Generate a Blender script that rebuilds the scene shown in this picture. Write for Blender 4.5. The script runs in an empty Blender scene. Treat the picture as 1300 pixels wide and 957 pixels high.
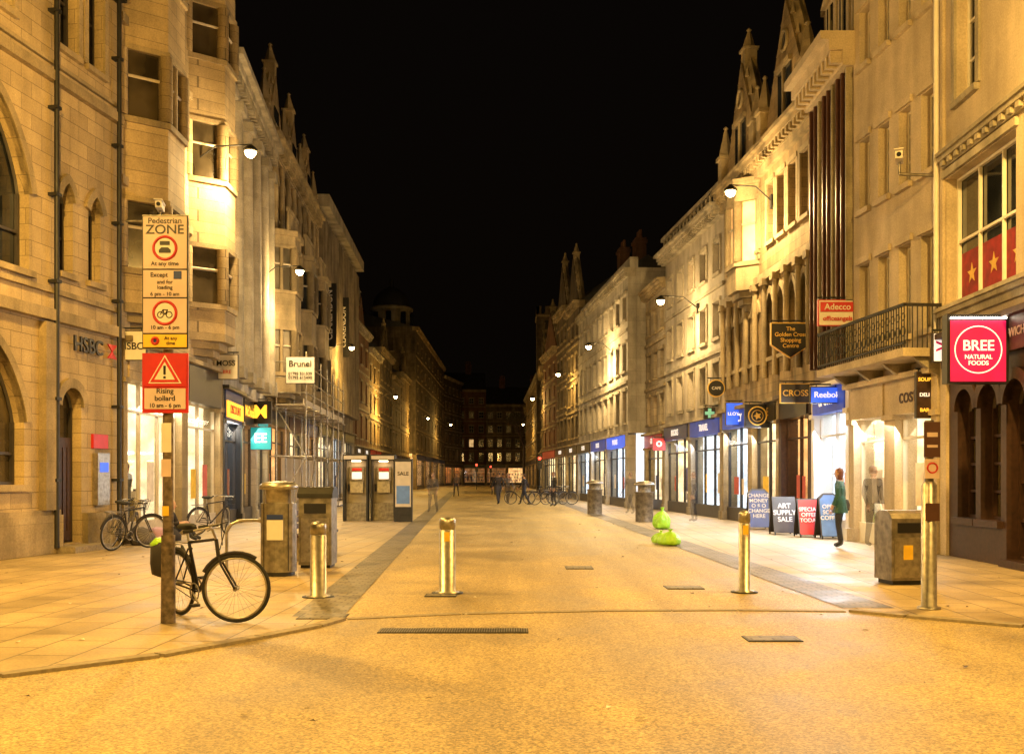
import bpy, bmesh, math, random
from mathutils import Vector, Matrix
random.seed(7)
R=random.Random(11)
S=bpy.context.scene
F=1264.0
def W(px,py,Y): return ((px-655)*Y/F, 1.5+(605-py)*Y/F)

# ------------------------------------------------------------ materials
def newmat(name):
    m=bpy.data.materials.new(name); m.use_nodes=True
    nt=m.node_tree; p=nt.nodes['Principled BSDF']
    return m,nt,p
def N(nt,t,**k):
    n=nt.nodes.new(t)
    for a,b in k.items():
        if a in n.inputs: n.inputs[a].default_value=b
        else: setattr(n,a,b)
    return n
def mixc(nt,mode,fac,a,b):
    n=nt.nodes.new('ShaderNodeMix'); n.data_type='RGBA'; n.blend_type=mode
    for i,v in ((0,fac),(6,a),(7,b)):
        if hasattr(v,'is_linked') : nt.links.new(v,n.inputs[i])
        else: n.inputs[i].default_value = v if i==0 else (v[0],v[1],v[2],1)
    return n.outputs[2]
def ramp(nt,src,p0,p1,c0=0.,c1=1.):
    r=nt.nodes.new('ShaderNodeMapRange'); nt.links.new(src,r.inputs[0])
    r.inputs[1].default_value=p0;r.inputs[2].default_value=p1;r.inputs[3].default_value=c0;r.inputs[4].default_value=c1
    return r.outputs[0]
def simple(name,col,rough=.6,metal=0.,var=.15,scale=6.,bump=0.):
    m,nt,p=newmat(name)
    tc=N(nt,'ShaderNodeTexCoord')
    n=N(nt,'ShaderNodeTexNoise',Scale=scale,Detail=6.)
    nt.links.new(tc.outputs['Object'],n.inputs['Vector'])
    f=ramp(nt,n.outputs[0],.3,.7)
    c=mixc(nt,'MIX',f,[x*(1-var) for x in col],[min(1,x*(1+var)) for x in col])
    nt.links.new(c,p.inputs['Base Color'])
    p.inputs['Roughness'].default_value=rough; p.inputs['Metallic'].default_value=metal
    if bump:
        b=N(nt,'ShaderNodeBump',Strength=bump,Distance=.02); nt.links.new(n.outputs[0],b.inputs['Height']); nt.links.new(b.outputs[0],p.inputs['Normal'])
    return m
def stone(name,col,bw=.7,bh=.32,joint=.45,grime=.5,rough=.85,var=.12):
    m,nt,p=newmat(name); L=nt.links
    tc=N(nt,'ShaderNodeTexCoord'); sp=N(nt,'ShaderNodeSeparateXYZ'); L.new(tc.outputs['Object'],sp.inputs[0])
    ad=N(nt,'ShaderNodeMath',operation='ADD'); L.new(sp.outputs[0],ad.inputs[0]); L.new(sp.outputs[1],ad.inputs[1])
    cb=N(nt,'ShaderNodeCombineXYZ'); L.new(ad.outputs[0],cb.inputs[0]); L.new(sp.outputs[2],cb.inputs[1])
    br=N(nt,'ShaderNodeTexBrick',Scale=1.); br.inputs['Brick Width'].default_value=bw; br.inputs['Row Height'].default_value=bh
    br.inputs['Mortar Size'].default_value=.007; br.inputs['Mortar Smooth'].default_value=.3
    br.inputs['Color1'].default_value=[x*(1-var) for x in col]+[1]; br.inputs['Color2'].default_value=[x*(1+var) for x in col]+[1]
    br.inputs['Mortar'].default_value=[x*joint for x in col]+[1]
    L.new(cb.outputs[0],br.inputs['Vector'])
    n1=N(nt,'ShaderNodeTexNoise',Scale=1.1,Detail=8.,Roughness=.65); L.new(tc.outputs['Object'],n1.inputs['Vector'])
    mp=N(nt,'ShaderNodeMapping'); mp.inputs['Scale'].default_value=(1.7,1.7,.3); L.new(tc.outputs['Object'],mp.inputs[0])
    n2=N(nt,'ShaderNodeTexNoise',Scale=1.,Detail=6.); L.new(mp.outputs[0],n2.inputs['Vector'])
    n3=N(nt,'ShaderNodeTexNoise',Scale=30.,Detail=4.); L.new(tc.outputs['Object'],n3.inputs['Vector'])
    g=ramp(nt,n1.outputs[0],.35,.7,1-grime*.6,1.08); g2=ramp(nt,n2.outputs[0],.35,.6,1-grime*.7,1.03); g3=ramp(nt,n3.outputs[0],.3,.7,.84,1.12)
    m1=N(nt,'ShaderNodeMath',operation='MULTIPLY'); L.new(g,m1.inputs[0]); L.new(g2,m1.inputs[1])
    m2=N(nt,'ShaderNodeMath',operation='MULTIPLY'); L.new(m1.outputs[0],m2.inputs[0]); L.new(g3,m2.inputs[1])
    cc=N(nt,'ShaderNodeCombineXYZ'); 
    for i in range(3): L.new(m2.outputs[0],cc.inputs[i])
    c=mixc(nt,'MULTIPLY',1.,br.outputs['Color'],cc.outputs[0])
    L.new(c,p.inputs['Base Color']); p.inputs['Roughness'].default_value=rough
    ht=N(nt,'ShaderNodeMath',operation='MULTIPLY_ADD'); L.new(br.outputs['Fac'],ht.inputs[0]); ht.inputs[1].default_value=-1.5 if joint<.9 else 0; L.new(n3.outputs[0],ht.inputs[2])
    b=N(nt,'ShaderNodeBump',Strength=.5,Distance=.012); L.new(ht.outputs[0],b.inputs['Height']); L.new(b.outputs[0],p.inputs['Normal'])
    return m
def emit(name,col,s,var=0.):
    m,nt,p=newmat(name)
    p.inputs['Base Color'].default_value=(col[0]*.8,col[1]*.8,col[2]*.8,1)
    p.inputs['Emission Color'].default_value=(*col,1); p.inputs['Emission Strength'].default_value=s
    if var:
        tc=N(nt,'ShaderNodeTexCoord'); n=N(nt,'ShaderNodeTexNoise',Scale=2.2,Detail=5.); nt.links.new(tc.outputs['Object'],n.inputs['Vector'])
        f=ramp(nt,n.outputs[0],.35,.7,s*(1-var),s*(1+var)); nt.links.new(f,p.inputs['Emission Strength'])
    return m
def glassm(name,base,rough=.06):
    m,nt,p=newmat(name); tc=N(nt,'ShaderNodeTexCoord'); n=N(nt,'ShaderNodeTexNoise',Scale=.9,Detail=3.); nt.links.new(tc.outputs['Object'],n.inputs['Vector'])
    f=ramp(nt,n.outputs[0],.4,.65); c=mixc(nt,'MIX',f,[x*.5 for x in base],[x*1.8 for x in base]); nt.links.new(c,p.inputs['Base Color'])
    p.inputs['Roughness'].default_value=rough; p.inputs['Specular IOR Level'].default_value=.8
    b=N(nt,'ShaderNodeBump',Strength=.08,Distance=.05); nt.links.new(n.outputs[0],b.inputs['Height']); nt.links.new(b.outputs[0],p.inputs['Normal'])
    return m
M={}
M['bath']=stone('honey_ashlar',(.47,.36,.20),.62,.30,grime=.4)
M['bath2']=stone('pale_ashlar',(.41,.34,.23),.8,.36)
M['bath3']=stone('golden_ashlar',(.38,.275,.14),.5,.27,grime=.7)
M['trim']=stone('trim_stone',(.42,.33,.19),2.4,.6,joint=.8,grime=.65)
M['trimw']=stone('pale_trim_stone',(.44,.39,.30),2.4,.6,joint=.85,grime=.6)
M['cream']=stone('cream_render',(.54,.45,.33),9.,9.,joint=1.,grime=.35,var=.02)
M['white']=stone('white_render',(.46,.41,.34),9.,9.,joint=1.,grime=.5,var=.02)
M['portl']=stone('portland_panels',(.45,.41,.34),1.2,.6,joint=.6,grime=.5)
M['brick']=stone('red_brick',(.2,.10,.06),.225,.075,joint=1.3,grime=.6)
M['dstone']=stone('weathered_stone',(.20,.155,.10),.6,.3,grime=.8)
M['concrete']=stone('concrete_fins',(.30,.245,.17),3.,2.,joint=.7,grime=.7)
M['slate']=stone('roof_slate',(.06,.06,.065),.3,.18,joint=.5,grime=.4,rough=.6)
M['brown']=simple('bronze_cladding',(.09,.04,.03),.45,.3)
M['wood']=simple('stained_timber',(.04,.018,.012),.5,0,.35,12)
M['black']=simple('black_paint',(.012,.012,.014),.35,0,.3)
M['iron']=simple('cast_iron',(.02,.02,.02),.5,.3,.3)
M['steel']=simple('brushed_steel',(.38,.355,.31),.38,.9,.28,14,.1)
M['steeld']=simple('worn_steel',(.25,.23,.20),.45,.8,.4,9,.1)
M['rust']=simple('weathered_post',(.13,.10,.075),.7,.3,.7,14,.3)
M['whitep']=simple('white_paint',(.68,.65,.6),.5,0,.06)
M['fr']=simple('cream_frame',(.48,.42,.33),.5,0,.1)
M['frd']=simple('dark_frame',(.035,.03,.028),.45,0,.2)
M['gl']=glassm('window_glass',(.018,.02,.022))
M['gl2']=glassm('window_glass_blind',(.10,.085,.06),.25)
M['gl3']=glassm('window_glass_warm_reflection',(.045,.035,.02),.15)  # warm street reflection put into the pane's base colour
M['glit']=emit('glowing_pane_warm',(1,.62,.25),.7,.6)
M['red']=simple('red_fabric',(.22,.012,.016),.7,0,.35)
M['redp']=simple('red_paint',(.5,.02,.02),.4,0,.1)
M['gold']=simple('gold_leaf',(.75,.5,.12),.35,.5,.1)
M['blue']=simple('blue_paint',(.015,.035,.18),.4)
M['teal']=emit('teal_lightbox',(.0,.30,.34),.55,.1)
M['pink']=simple('sign_face',(.62,.48,.45),.5,0,.1,4)
M['yel']=simple('yellow_sign',(.75,.48,.03),.5)
M['int']=emit('glowing_interior_white',(1,.82,.52),1.35,.6)  # interior surfaces emit by themselves, in place of lamplight falling on them
M['intw']=emit('glowing_interior_warm',(1,.60,.24),1.1,.6)
M['intb']=emit('glowing_interior_cool',(.78,.88,1),1.6,.5)
M['intd']=emit('glowing_interior_dim',(1,.5,.18),.16,.9)
M['cl']=emit('ceiling_light_white',(1,.88,.66),22)
M['clb']=emit('ceiling_light_cool',(.8,.88,1),28)
M['clw']=emit('ceiling_light_warm',(1,.66,.32),18)
M['ebl']=emit('blue_lightbox',(.04,.13,.85),.95,.3)
M['ebd']=emit('dim_blue_fascia',(.03,.08,.5),.3,.5)
M['ewh']=emit('white_lightbox',(1,.92,.78),.9,.1)
M['epk']=emit('pink_lightbox',(.6,.008,.09),.6,.3)
M['eyl']=emit('yellow_lightbox',(1,.50,.04),1.5,.2)
M['egr']=emit('green_lightbox',(.3,.8,.55),.4)
M['ered']=emit('red_signal',(1,.04,.02),9)
M['bulb']=emit('sodium_lamp_glass',(1,.68,.30),75)
M['rubber']=simple('rubber',(.015,.015,.015),.8)
M['skin']=simple('skin',(.5,.3,.2),.6,0,.05)
M['jean']=simple('dark_trousers',(.03,.035,.06),.9)
M['tealc']=simple('teal_coat',(.03,.11,.11),.9)
M['dark']=simple('dark_coat',(.025,.022,.025),.9)
M['greyc']=simple('grey_coat',(.10,.09,.09),.9)
M['hair']=simple('brown_hair',(.05,.025,.012),.7)
M['hairr']=simple('auburn_hair',(.13,.035,.015),.7)
M['leaflit']=simple('fallen_scraps',(.3,.24,.16),.8,0,.6,30)
for i,c in enumerate([(.5,.1,.08),(.1,.2,.45),(.7,.6,.45),(.08,.08,.09),(.6,.55,.5),(.12,.3,.15),(.5,.35,.1),(.35,.2,.3)]):
    M['g%d'%i]=simple('goods_%d'%i,c,.6)
def bagm():
    m,nt,p=newmat('green_refuse_sack'); tc=N(nt,'ShaderNodeTexCoord'); n=N(nt,'ShaderNodeTexNoise',Scale=9.,Detail=6.); nt.links.new(tc.outputs['Object'],n.inputs['Vector'])
    c=mixc(nt,'MIX',n.outputs[0],(.22,.5,.02),(.45,.85,.06)); nt.links.new(c,p.inputs['Base Color']); p.inputs['Roughness'].default_value=.3
    b=N(nt,'ShaderNodeBump',Strength=.9,Distance=.06); nt.links.new(n.outputs[0],b.inputs['Height']); nt.links.new(b.outputs[0],p.inputs['Normal']); return m
M['bag']=bagm()
def thin_glass():
    m,nt,p=newmat('shop_glass'); nt.nodes.remove(p); o=nt.nodes['Material Output']
    t=N(nt,'ShaderNodeBsdfTransparent'); t.inputs[0].default_value=(.95,.96,.95,1); g=N(nt,'ShaderNodeBsdfGlossy',Roughness=.03); lw=N(nt,'ShaderNodeLayerWeight',Blend=.1)
    mx=N(nt,'ShaderNodeMixShader'); f=ramp(nt,lw.outputs[0],0,1,.04,.3); nt.links.new(f,mx.inputs[0]); nt.links.new(t.outputs[0],mx.inputs[1]); nt.links.new(g.outputs[0],mx.inputs[2]); nt.links.new(mx.outputs[0],o.inputs[0]); return m
M['sg']=thin_glass()
def aggregate():
    m,nt,p=newmat('exposed_aggregate'); L=nt.links; tc=N(nt,'ShaderNodeTexCoord')
    v=N(nt,'ShaderNodeTexVoronoi',Scale=75.); L.new(tc.outputs['Object'],v.inputs['Vector'])
    n=N(nt,'ShaderNodeTexNoise',Scale=35.,Detail=8.,Roughness=.85); L.new(tc.outputs['Object'],n.inputs['Vector'])
    nb=N(nt,'ShaderNodeTexNoise',Scale=.45,Detail=9.,Roughness=.68); L.new(tc.outputs['Object'],nb.inputs['Vector'])
    mp=N(nt,'ShaderNodeMapping'); mp.inputs['Scale'].default_value=(1.6,.12,1); L.new(tc.outputs['Object'],mp.inputs[0])
    nw=N(nt,'ShaderNodeTexNoise',Scale=1.,Detail=4.); L.new(mp.outputs[0],nw.inputs['Vector'])
    vs=N(nt,'ShaderNodeTexVoronoi',Scale=2.6); L.new(tc.outputs['Object'],vs.inputs['Vector'])
    spot=ramp(nt,vs.outputs['Distance'],.0,.07,.6,1.)
    sx=N(nt,'ShaderNodeSeparateColor'); L.new(v.outputs['Color'],sx.inputs[0])
    a=ramp(nt,sx.outputs[0],0,1,.45,1.5); b_=ramp(nt,n.outputs[0],.3,.7,.58,1.34); g=ramp(nt,nb.outputs[0],.32,.68,.62,1.2); g2=ramp(nt,nw.outputs[0],.35,.65,.8,1.1)
    m1=N(nt,'ShaderNodeMath',operation='MULTIPLY'); L.new(a,m1.inputs[0]); L.new(b_,m1.inputs[1]); cur=m1.outputs[0]
    for x in (g,g2,spot):
        q=N(nt,'ShaderNodeMath',operation='MULTIPLY'); L.new(cur,q.inputs[0]); L.new(x,q.inputs[1]); cur=q.outputs[0]
    cc=N(nt,'ShaderNodeCombineXYZ')
    for i in range(3): L.new(cur,cc.inputs[i])
    c=mixc(nt,'MULTIPLY',1.,(.41,.31,.135),cc.outputs[0]); L.new(c,p.inputs['Base Color'])
    rr=ramp(nt,nb.outputs[0],.3,.7,.38,.65); L.new(rr,p.inputs['Roughness'])
    bp=N(nt,'ShaderNodeBump',Strength=.5,Distance=.006); L.new(m1.outputs[0],bp.inputs['Height']); L.new(bp.outputs[0],p.inputs['Normal'])
    return m
M['agg']=aggregate()
def slabs(name,col,bw,bh,rot,mort=.008,var=.12):
    m,nt,p=newmat(name); L=nt.links; tc=N(nt,'ShaderNodeTexCoord'); mp=N(nt,'ShaderNodeMapping'); mp.inputs['Rotation'].default_value=(0,0,rot); L.new(tc.outputs['Object'],mp.inputs[0])
    br=N(nt,'ShaderNodeTexBrick',Scale=1.); br.inputs['Brick Width'].default_value=bw; br.inputs['Row Height'].default_value=bh; br.inputs['Mortar Size'].default_value=mort
    br.inputs['Color1'].default_value=[x*(1-var) for x in col]+[1]; br.inputs['Color2'].default_value=[x*(1+var) for x in col]+[1]; br.inputs['Mortar'].default_value=[x*.33 for x in col]+[1]
    L.new(mp.outputs[0],br.inputs['Vector'])
    n=N(nt,'ShaderNodeTexNoise',Scale=.8,Detail=9.,Roughness=.7); L.new(tc.outputs['Object'],n.inputs['Vector'])
    n4=N(nt,'ShaderNodeTexNoise',Scale=40.,Detail=4.); L.new(tc.outputs['Object'],n4.inputs['Vector'])
    v=N(nt,'ShaderNodeTexVoronoi',Scale=4.); L.new(tc.outputs['Object'],v.inputs['Vector'])
    sp=ramp(nt,v.outputs['Distance'],.0,.09,.6,1.)
    g=ramp(nt,n.outputs[0],.3,.7,.58,1.22); g4=ramp(nt,n4.outputs[0],.3,.7,.82,1.15); mm=N(nt,'ShaderNodeMath',operation='MULTIPLY'); L.new(g,mm.inputs[0]); L.new(sp,mm.inputs[1])
    m5=N(nt,'ShaderNodeMath',operation='MULTIPLY'); L.new(mm.outputs[0],m5.inputs[0]); L.new(g4,m5.inputs[1])
    cc=N(nt,'ShaderNodeCombineXYZ')
    for i in range(3): L.new(m5.outputs[0],cc.inputs[i])
    c=mixc(nt,'MULTIPLY',1.,br.outputs['Color'],cc.outputs[0]); L.new(c,p.inputs['Base Color']); p.inputs['Roughness'].default_value=.6
    rr=ramp(nt,n.outputs[0],.3,.7,.36,.7); L.new(rr,p.inputs['Roughness'])
    bp=N(nt,'ShaderNodeBump',Strength=.4,Distance=.006); bp.invert=True; L.new(br.outputs['Fac'],bp.inputs['Height']); L.new(bp.outputs[0],p.inputs['Normal']); return m
M['slab']=slabs('york_slabs',(.39,.30,.165),.75,.5,math.radians(92),.010)
M['sett']=slabs('granite_setts',(.17,.145,.105),.2,.12,math.radians(2),.012,.3)
M['asph']=simple('asphalt',(.05,.05,.05),.8,0,.3,20,.3)
M['kerbm']=simple('granite_kerb',(.24,.20,.14),.7,0,.25,18,.2)

# ------------------------------------------------------------ builder
def GM(m,gh):
    if not gh: return M[m]
    k=m+'_blur%d'%int(gh*100)
    if k not in M:
        c=M[m].copy(); c.name=M[m].name+'_faint'; c.node_tree.nodes['Principled BSDF'].inputs['Alpha'].default_value=gh; M[k]=c
    return M[k]
class B:
    def __init__(s,name,loc,rot=0.,side=1):
        s.e=bpy.data.objects.new(name,None); S.collection.objects.link(s.e); s.e.empty_display_size=.3; s.gh=0
        s.e.location=(loc[0],loc[1],loc[2] if len(loc)>2 else 0); s.e.rotation_euler=(0,0,rot); s.s=side; s.p={}
    def P(s,part): return s.p.setdefault(part,{'v':[],'f':[],'m':[],'sm':[],'mats':[]})
    def add(s,part,mat,vs,fs,smooth=False):
        p=s.P(part); o=len(p['v']); p['v']+=[(a,s.s*b,c) for a,b,c in vs]
        if mat not in p['mats']: p['mats'].append(mat)
        mi=p['mats'].index(mat)
        for f in fs: p['f'].append([i+o for i in f]); p['m'].append(mi); p['sm'].append(smooth)
    def box(s,part,mat,u0,u1,n0,n1,z0,z1):
        if u1<u0:u0,u1=u1,u0
        vs=[(u,n,z) for z in (z0,z1) for n in (n0,n1) for u in (u0,u1)]
        s.add(part,mat,vs,[(0,1,3,2),(4,6,7,5),(0,4,5,1),(2,3,7,6),(0,2,6,4),(1,5,7,3)])
    def prism(s,part,mat,poly,f0,f1):
        k=len(poly); vs=[f0(*q) for q in poly]+[f1(*q) for q in poly]
        s.add(part,mat,vs,[tuple(range(k)),tuple(range(2*k-1,k-1,-1))]+[(i,(i+1)%k,(i+1)%k+k,i+k) for i in range(k)])
    def vpr(s,part,mat,poly,n0,n1): s.prism(part,mat,poly,lambda u,z:(u,n0,z),lambda u,z:(u,n1,z))
    def hpr(s,part,mat,poly,z0,z1): s.prism(part,mat,poly,lambda u,n:(u,n,z0),lambda u,n:(u,n,z1))
    def upr(s,part,mat,poly,u0,u1): s.prism(part,mat,poly,lambda n,z:(u0,n,z),lambda n,z:(u1,n,z))
    def tube(s,part,mat,p0,p1,r0,r1=None,k=8):
        r1=r0 if r1 is None else r1; a=Vector(p0); b=Vector(p1); d=(b-a)
        if d.length<1e-6: return
        d.normalize(); x=d.orthogonal().normalized(); y=d.cross(x); vs=[]
        for c,r in ((a,r0),(b,r1)):
            for i in range(k):
                t=2*math.pi*(i+.5)/k; q=c+x*math.cos(t)*r+y*math.sin(t)*r; vs.append(tuple(q))
        s.add(part,mat,vs,[(i,(i+1)%k,(i+1)%k+k,i+k) for i in range(k)],k>4); s.add(part,mat,vs,[tuple(range(k)),tuple(range(2*k-1,k-1,-1))])
    def path(s,part,mat,pts,r,k=6):
        for a,b in zip(pts,pts[1:]): s.tube(part,mat,a,b,r,None,k)
    def torus(s,part,mat,c,ax,Rr,r,K=36,k=8):
        ax=Vector(ax).normalized(); x=ax.orthogonal().normalized(); y=ax.cross(x); c=Vector(c); vs=[]
        for i in range(K):
            t=2*math.pi*i/K; d=x*math.cos(t)+y*math.sin(t)
            for j in range(k):
                q=2*math.pi*j/k; vs.append(tuple(c+d*(Rr+r*math.cos(q))+ax*r*math.sin(q)))
        s.add(part,mat,vs,[(i*k+j,((i+1)%K)*k+j,((i+1)%K)*k+(j+1)%k,i*k+(j+1)%k) for i in range(K) for j in range(k)],True)
    def disc(s,part,mat,c,ax,r,th=.004,K=28): 
        c=Vector(c); a=Vector(ax).normalized()*th; s.tube(part,mat,c,c+a,r,None,K)
    def lathe(s,part,mat,c,prof,K=20,sx=1,sy=1,fn=None):
        vs=[]; 
        for r,z in prof:
            for i in range(K):
                t=2*math.pi*i/K; k=fn(t,z) if fn else 1
                vs.append((c[0]+r*sx*k*math.cos(t),c[1]+r*sy*k*math.sin(t),c[2]+z))
        n=len(prof); fs=[(a*K+i,a*K+(i+1)%K,(a+1)*K+(i+1)%K,(a+1)*K+i) for a in range(n-1) for i in range(K)]
        s.add(part,mat,vs,fs,True); s.add(part,mat,vs,[tuple(range(K)),tuple(range(n*K-1,(n-1)*K-1,-1))])
    def text(s,body,size,loc,mat,rotz=0.,roty=0.,ext=.004,sx=1.):
        c=bpy.data.curves.new('t','FONT'); c.body=body; c.size=size; c.align_x='CENTER'; c.align_y='CENTER'; c.extrude=ext; c.offset=size*.012
        o=bpy.data.objects.new('t',c); S.collection.objects.link(o); bpy.context.view_layer.update()
        me=bpy.data.meshes.new_from_object(o.evaluated_get(bpy.context.evaluated_depsgraph_get())); bpy.data.objects.remove(o)
        me.materials.clear(); me.materials.append(M[mat]); q=bpy.data.objects.new('lettering',me); S.collection.objects.link(q)
        q.parent=s.e; q.matrix_basis=Matrix.Translation((loc[0],s.s*loc[1],loc[2]))@Matrix.Rotation(rotz,4,'Z')@Matrix.Rotation(math.pi/2,4,'X')@Matrix.Rotation(roty,4,'Z')@Matrix.Diagonal((sx,1,1,1))
        return q
    def done(s):
        for name,p in s.p.items():
            me=bpy.data.meshes.new(name); me.from_pydata(p['v'],[],p['f'])
            for m in p['mats']: me.materials.append(GM(m,s.gh))
            me.polygons.foreach_set('material_index',p['m']); me.polygons.foreach_set('use_smooth',p['sm'])
            bm=bmesh.new(); bm.from_mesh(me); bmesh.ops.recalc_face_normals(bm,faces=bm.faces); bm.to_mesh(me); bm.free()
            o=bpy.data.objects.new(name,me); S.collection.objects.link(o); o.parent=s.e
        return s.e

def bld(name,A,Bp,side):
    b=B(name,A,math.atan2(Bp[1]-A[1],Bp[0]-A[0]),side); b.L=math.hypot(Bp[0]-A[0],Bp[1]-A[1]); return b
def arc(u0,u1,zs,z1,kind,n=9):
    m=(u0+u1)/2; h=z1-zs; hw=(u1-u0)/2; L=[]
    for i in range(n+1):
        t=i/n
        if kind=='r': L.append((m-hw*math.cos(t*math.pi/2),zs+h*math.sin(t*math.pi/2)))
        else: L.append((u0+hw*t**1.35, zs+h*math.sin(t*1.25)/math.sin(1.25)))
    return L+[(2*m-u,z) for u,z in reversed(L[:-1])]
def opening(b,wm,tm,fm,o,zb0,zb1,t=.4):
    u0,u1,z0,z1=o['b']; k=o.get('arch'); gm=o.get('gl','gl'); fw=.055
    b.box('walls',wm,u0,u1,-t,0,zb0,z0)
    if k:
        zs=z1-min((u1-u0)*(.5 if k=='r' else .75),(z1-z0)*.6); A=arc(u0,u1,zs,z1,k)
        for (a,za),(c,zc) in zip(A,A[1:]):
            if c-a>1e-4: b.vpr('walls',wm,[(a,za),(c,zc),(c,zb1),(a,zb1)],-t,0)
        poly=[(u0,z0),(u1,z0)]+[q for q in reversed(A)]
        b.vpr('windows',gm,poly,-.30,-.28)
        m=(u0+u1)/2
        for j,(w,pr) in enumerate(((.16,.07),(.09,.13))):
            O=[(q[0]+(q[0]-m)/max(.2,(u1-u0)/2)*w, q[1]+w*(.3+.9*(q[1]-zs)/(z1-zs))) for q in A]
            for i in range(len(A)-1): b.vpr('mouldings',tm,[A[i],A[i+1],O[i+1],O[i]],-.1 if j else .0,pr-.04*j*2 if j else pr)
        for i in range(len(A)-1): b.tube('window_frames',fm,(A[i][0],-.25,A[i][1]),(A[i+1][0],-.25,A[i+1][1]),.04,None,4)
    else:
        b.box('walls',wm,u0,u1,-t,0,z1,zb1); b.box('windows',gm,u0,u1,-.30,-.28,z0,z1); zs=z1
        b.box('window_frames',fm,u0,u1,-.27,-.2,z1-fw,z1-.002)
        if o.get('hood',1): b.box('mouldings',tm,u0-.1,u1+.1,.002,.07,z1+.02,z1+.16)
    for a in (u0,u1-fw): b.box('window_frames',fm,a+.001,a+fw-.001,-.272,-.198,z0+.001,zs)
    b.box('window_frames',fm,u0+fw,u1-fw,-.271,-.2,z0+.002,z0+fw)
    mu=o.get('mu',1)
    for i in range(1,mu+1):
        c=u0+(u1-u0)*i/(mu+1); b.box('window_frames',fm,c-.022,c+.022,-.268,-.21,z0+fw,(z1 if not k else zs+(z1-zs)*.75)-fw)
    for i in range(1,o.get('tr',1)+1):
        c=z0+(zs-z0)*i/(o.get('tr',1)+1); b.box('window_frames',fm,u0+fw,u1-fw,-.265,-.213,c-.025,c+.025)
    if o.get('sill',1): b.box('sills',tm,u0-.08,u1+.08,-.2,.1,z0-.12,z0-.003)
    if o.get('surr'):
        for a in (u0-.14,u1+.002): b.box('mouldings',tm,a,a+.138,.002,.05,z0,z1+.02)
def row(b,wm,tm,fm,u0,u1,zb0,zb1,ops,t=.4):
    c=u0
    for o in sorted(ops,key=lambda o:o['b'][0]):
        b.box('walls',wm,c,o['b'][0],-t,0,zb0,zb1); opening(b,wm,tm,fm,o,zb0,zb1,t); c=o['b'][1]
    b.box('walls',wm,c,u1,-t,0,zb0,zb1)
def rndgl(): return R.choices(['gl','gl2','gl3','glit'],[5,1.3,2.5,.5])[0]
def evenops(u0,u1,n,w,z0,z1,**k):
    s=(u1-u0)/n
    return [dict(b=(u0+s*(i+.5)-w/2,u0+s*(i+.5)+w/2,z0,z1),gl=k.get('gl') or rndgl(),**{a:c for a,c in k.items() if a!='gl'}) for i in range(n)]
def cornice(b,m,u0,u1,z,pr=.4,h=.45,dent=True):
    b.box('cornice',m,u0,u1,-.4,pr*.35,z-h,z-h*.55); b.box('cornice',m,u0,u1,-.4,pr*.75,z-h*.55+.002,z-h*.25); b.box('cornice',m,u0,u1,-.4,pr,z-h*.25+.002,z)
    if dent:
        n=int((u1-u0)/.3)
        for i in range(n):
            a=u0+(u1-u0)*(i+.25)/n; b.box('cornice',m,a,a+.13,pr*.35,pr*.68,z-h*.9,z-h*.56)
CAV=1.5
def body(b,wm,zs,H,depth=9,cav=CAV):
    if zs>0: b.box('core',wm,.0,b.L,-depth,-cav-.01,0,zs)
    b.box('core',wm,.0,b.L,-depth-.01,-.41,zs+.003,H-.004)
def roof(b,H,depth=9,h=2.6,n0=-.1,m='slate'):
    b.upr('roof',m,[(n0,H),(-depth/2,H+h),(-depth,H)],0,b.L)
def chimney(b,u,n,z0,z1,m='brick',w=1.1,k=3):
    b.box('chimney',m,u-w/2,u+w/2,n-.35,n+.35,z0,z1); b.box('chimney',m,u-w/2-.08,u+w/2+.08,n-.43,n+.43,z1-.35,z1-.15)
    for i in range(k): b.tube('chimney','brick',(u-w/2+w*(i+.5)/k,n,z1),(u-w/2+w*(i+.5)/k,n,z1+.55),.13,.10,8)
def dormer(b,u,w,z,h,n=-.5,m='trim'):
    b.box('dormers',m,u-w/2,u+w/2,n-1.6,n,z,z+h); b.box('dormers','gl',u-w/2+.18,u+w/2-.18,n,n+.02,z+.3,z+h-.12)
    b.box('dormers','fr',u-.02,u+.02,n+.02,n+.05,z+.3,z+h-.12)
    b.vpr('dormers',m,[(u-w/2-.12,z+h),(u+w/2+.12,z+h),(u,z+h+w*.5)],n-1.6,n+.1)
def gable(b,m,tm,u0,u1,z0,z1,n0=-.5,n1=.0,fin=1.2):
    c=(u0+u1)/2; b.vpr('gable',m,[(u0,z0),(u1,z0),(c,z1)],n0,n1)
    for a in (u0,u1):
        k=5
        b.tube('gable',tm,(a,(n0+n1)/2,z0),(c,(n0+n1)/2,z1+.1),.19,None,4)
        for i in range(1,k):
            q=i/k; b.tube('gable',tm,(a+(c-a)*q,n1-.1,z0+(z1-z0)*q+.12),(a+(c-a)*q,n1-.1,z0+(z1-z0)*q+.42),.1,.02,4)
    pinn(b,tm,c,(n0+n1)/2,z1,fin)
def pinn(b,m,u,n,z,h,w=.22):
    w=min(w,h*.16+.03)
    b.box('pinnacles',m,u-w,u+w,n-w,n+w,z-.5,z+h*.35); b.box('pinnacles',m,u-w-.06,u+w+.06,n-w-.06,n+w+.06,z+h*.35,z+h*.42)
    b.tube('pinnacles',m,(u,n,z+h*.42),(u,n,z+h),w*1.15,.03,4); b.lathe('pinnacles',m,(u,n,z+h*.97),[(.02,-.08),(.09,0),(.02,.08)],8)
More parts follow.
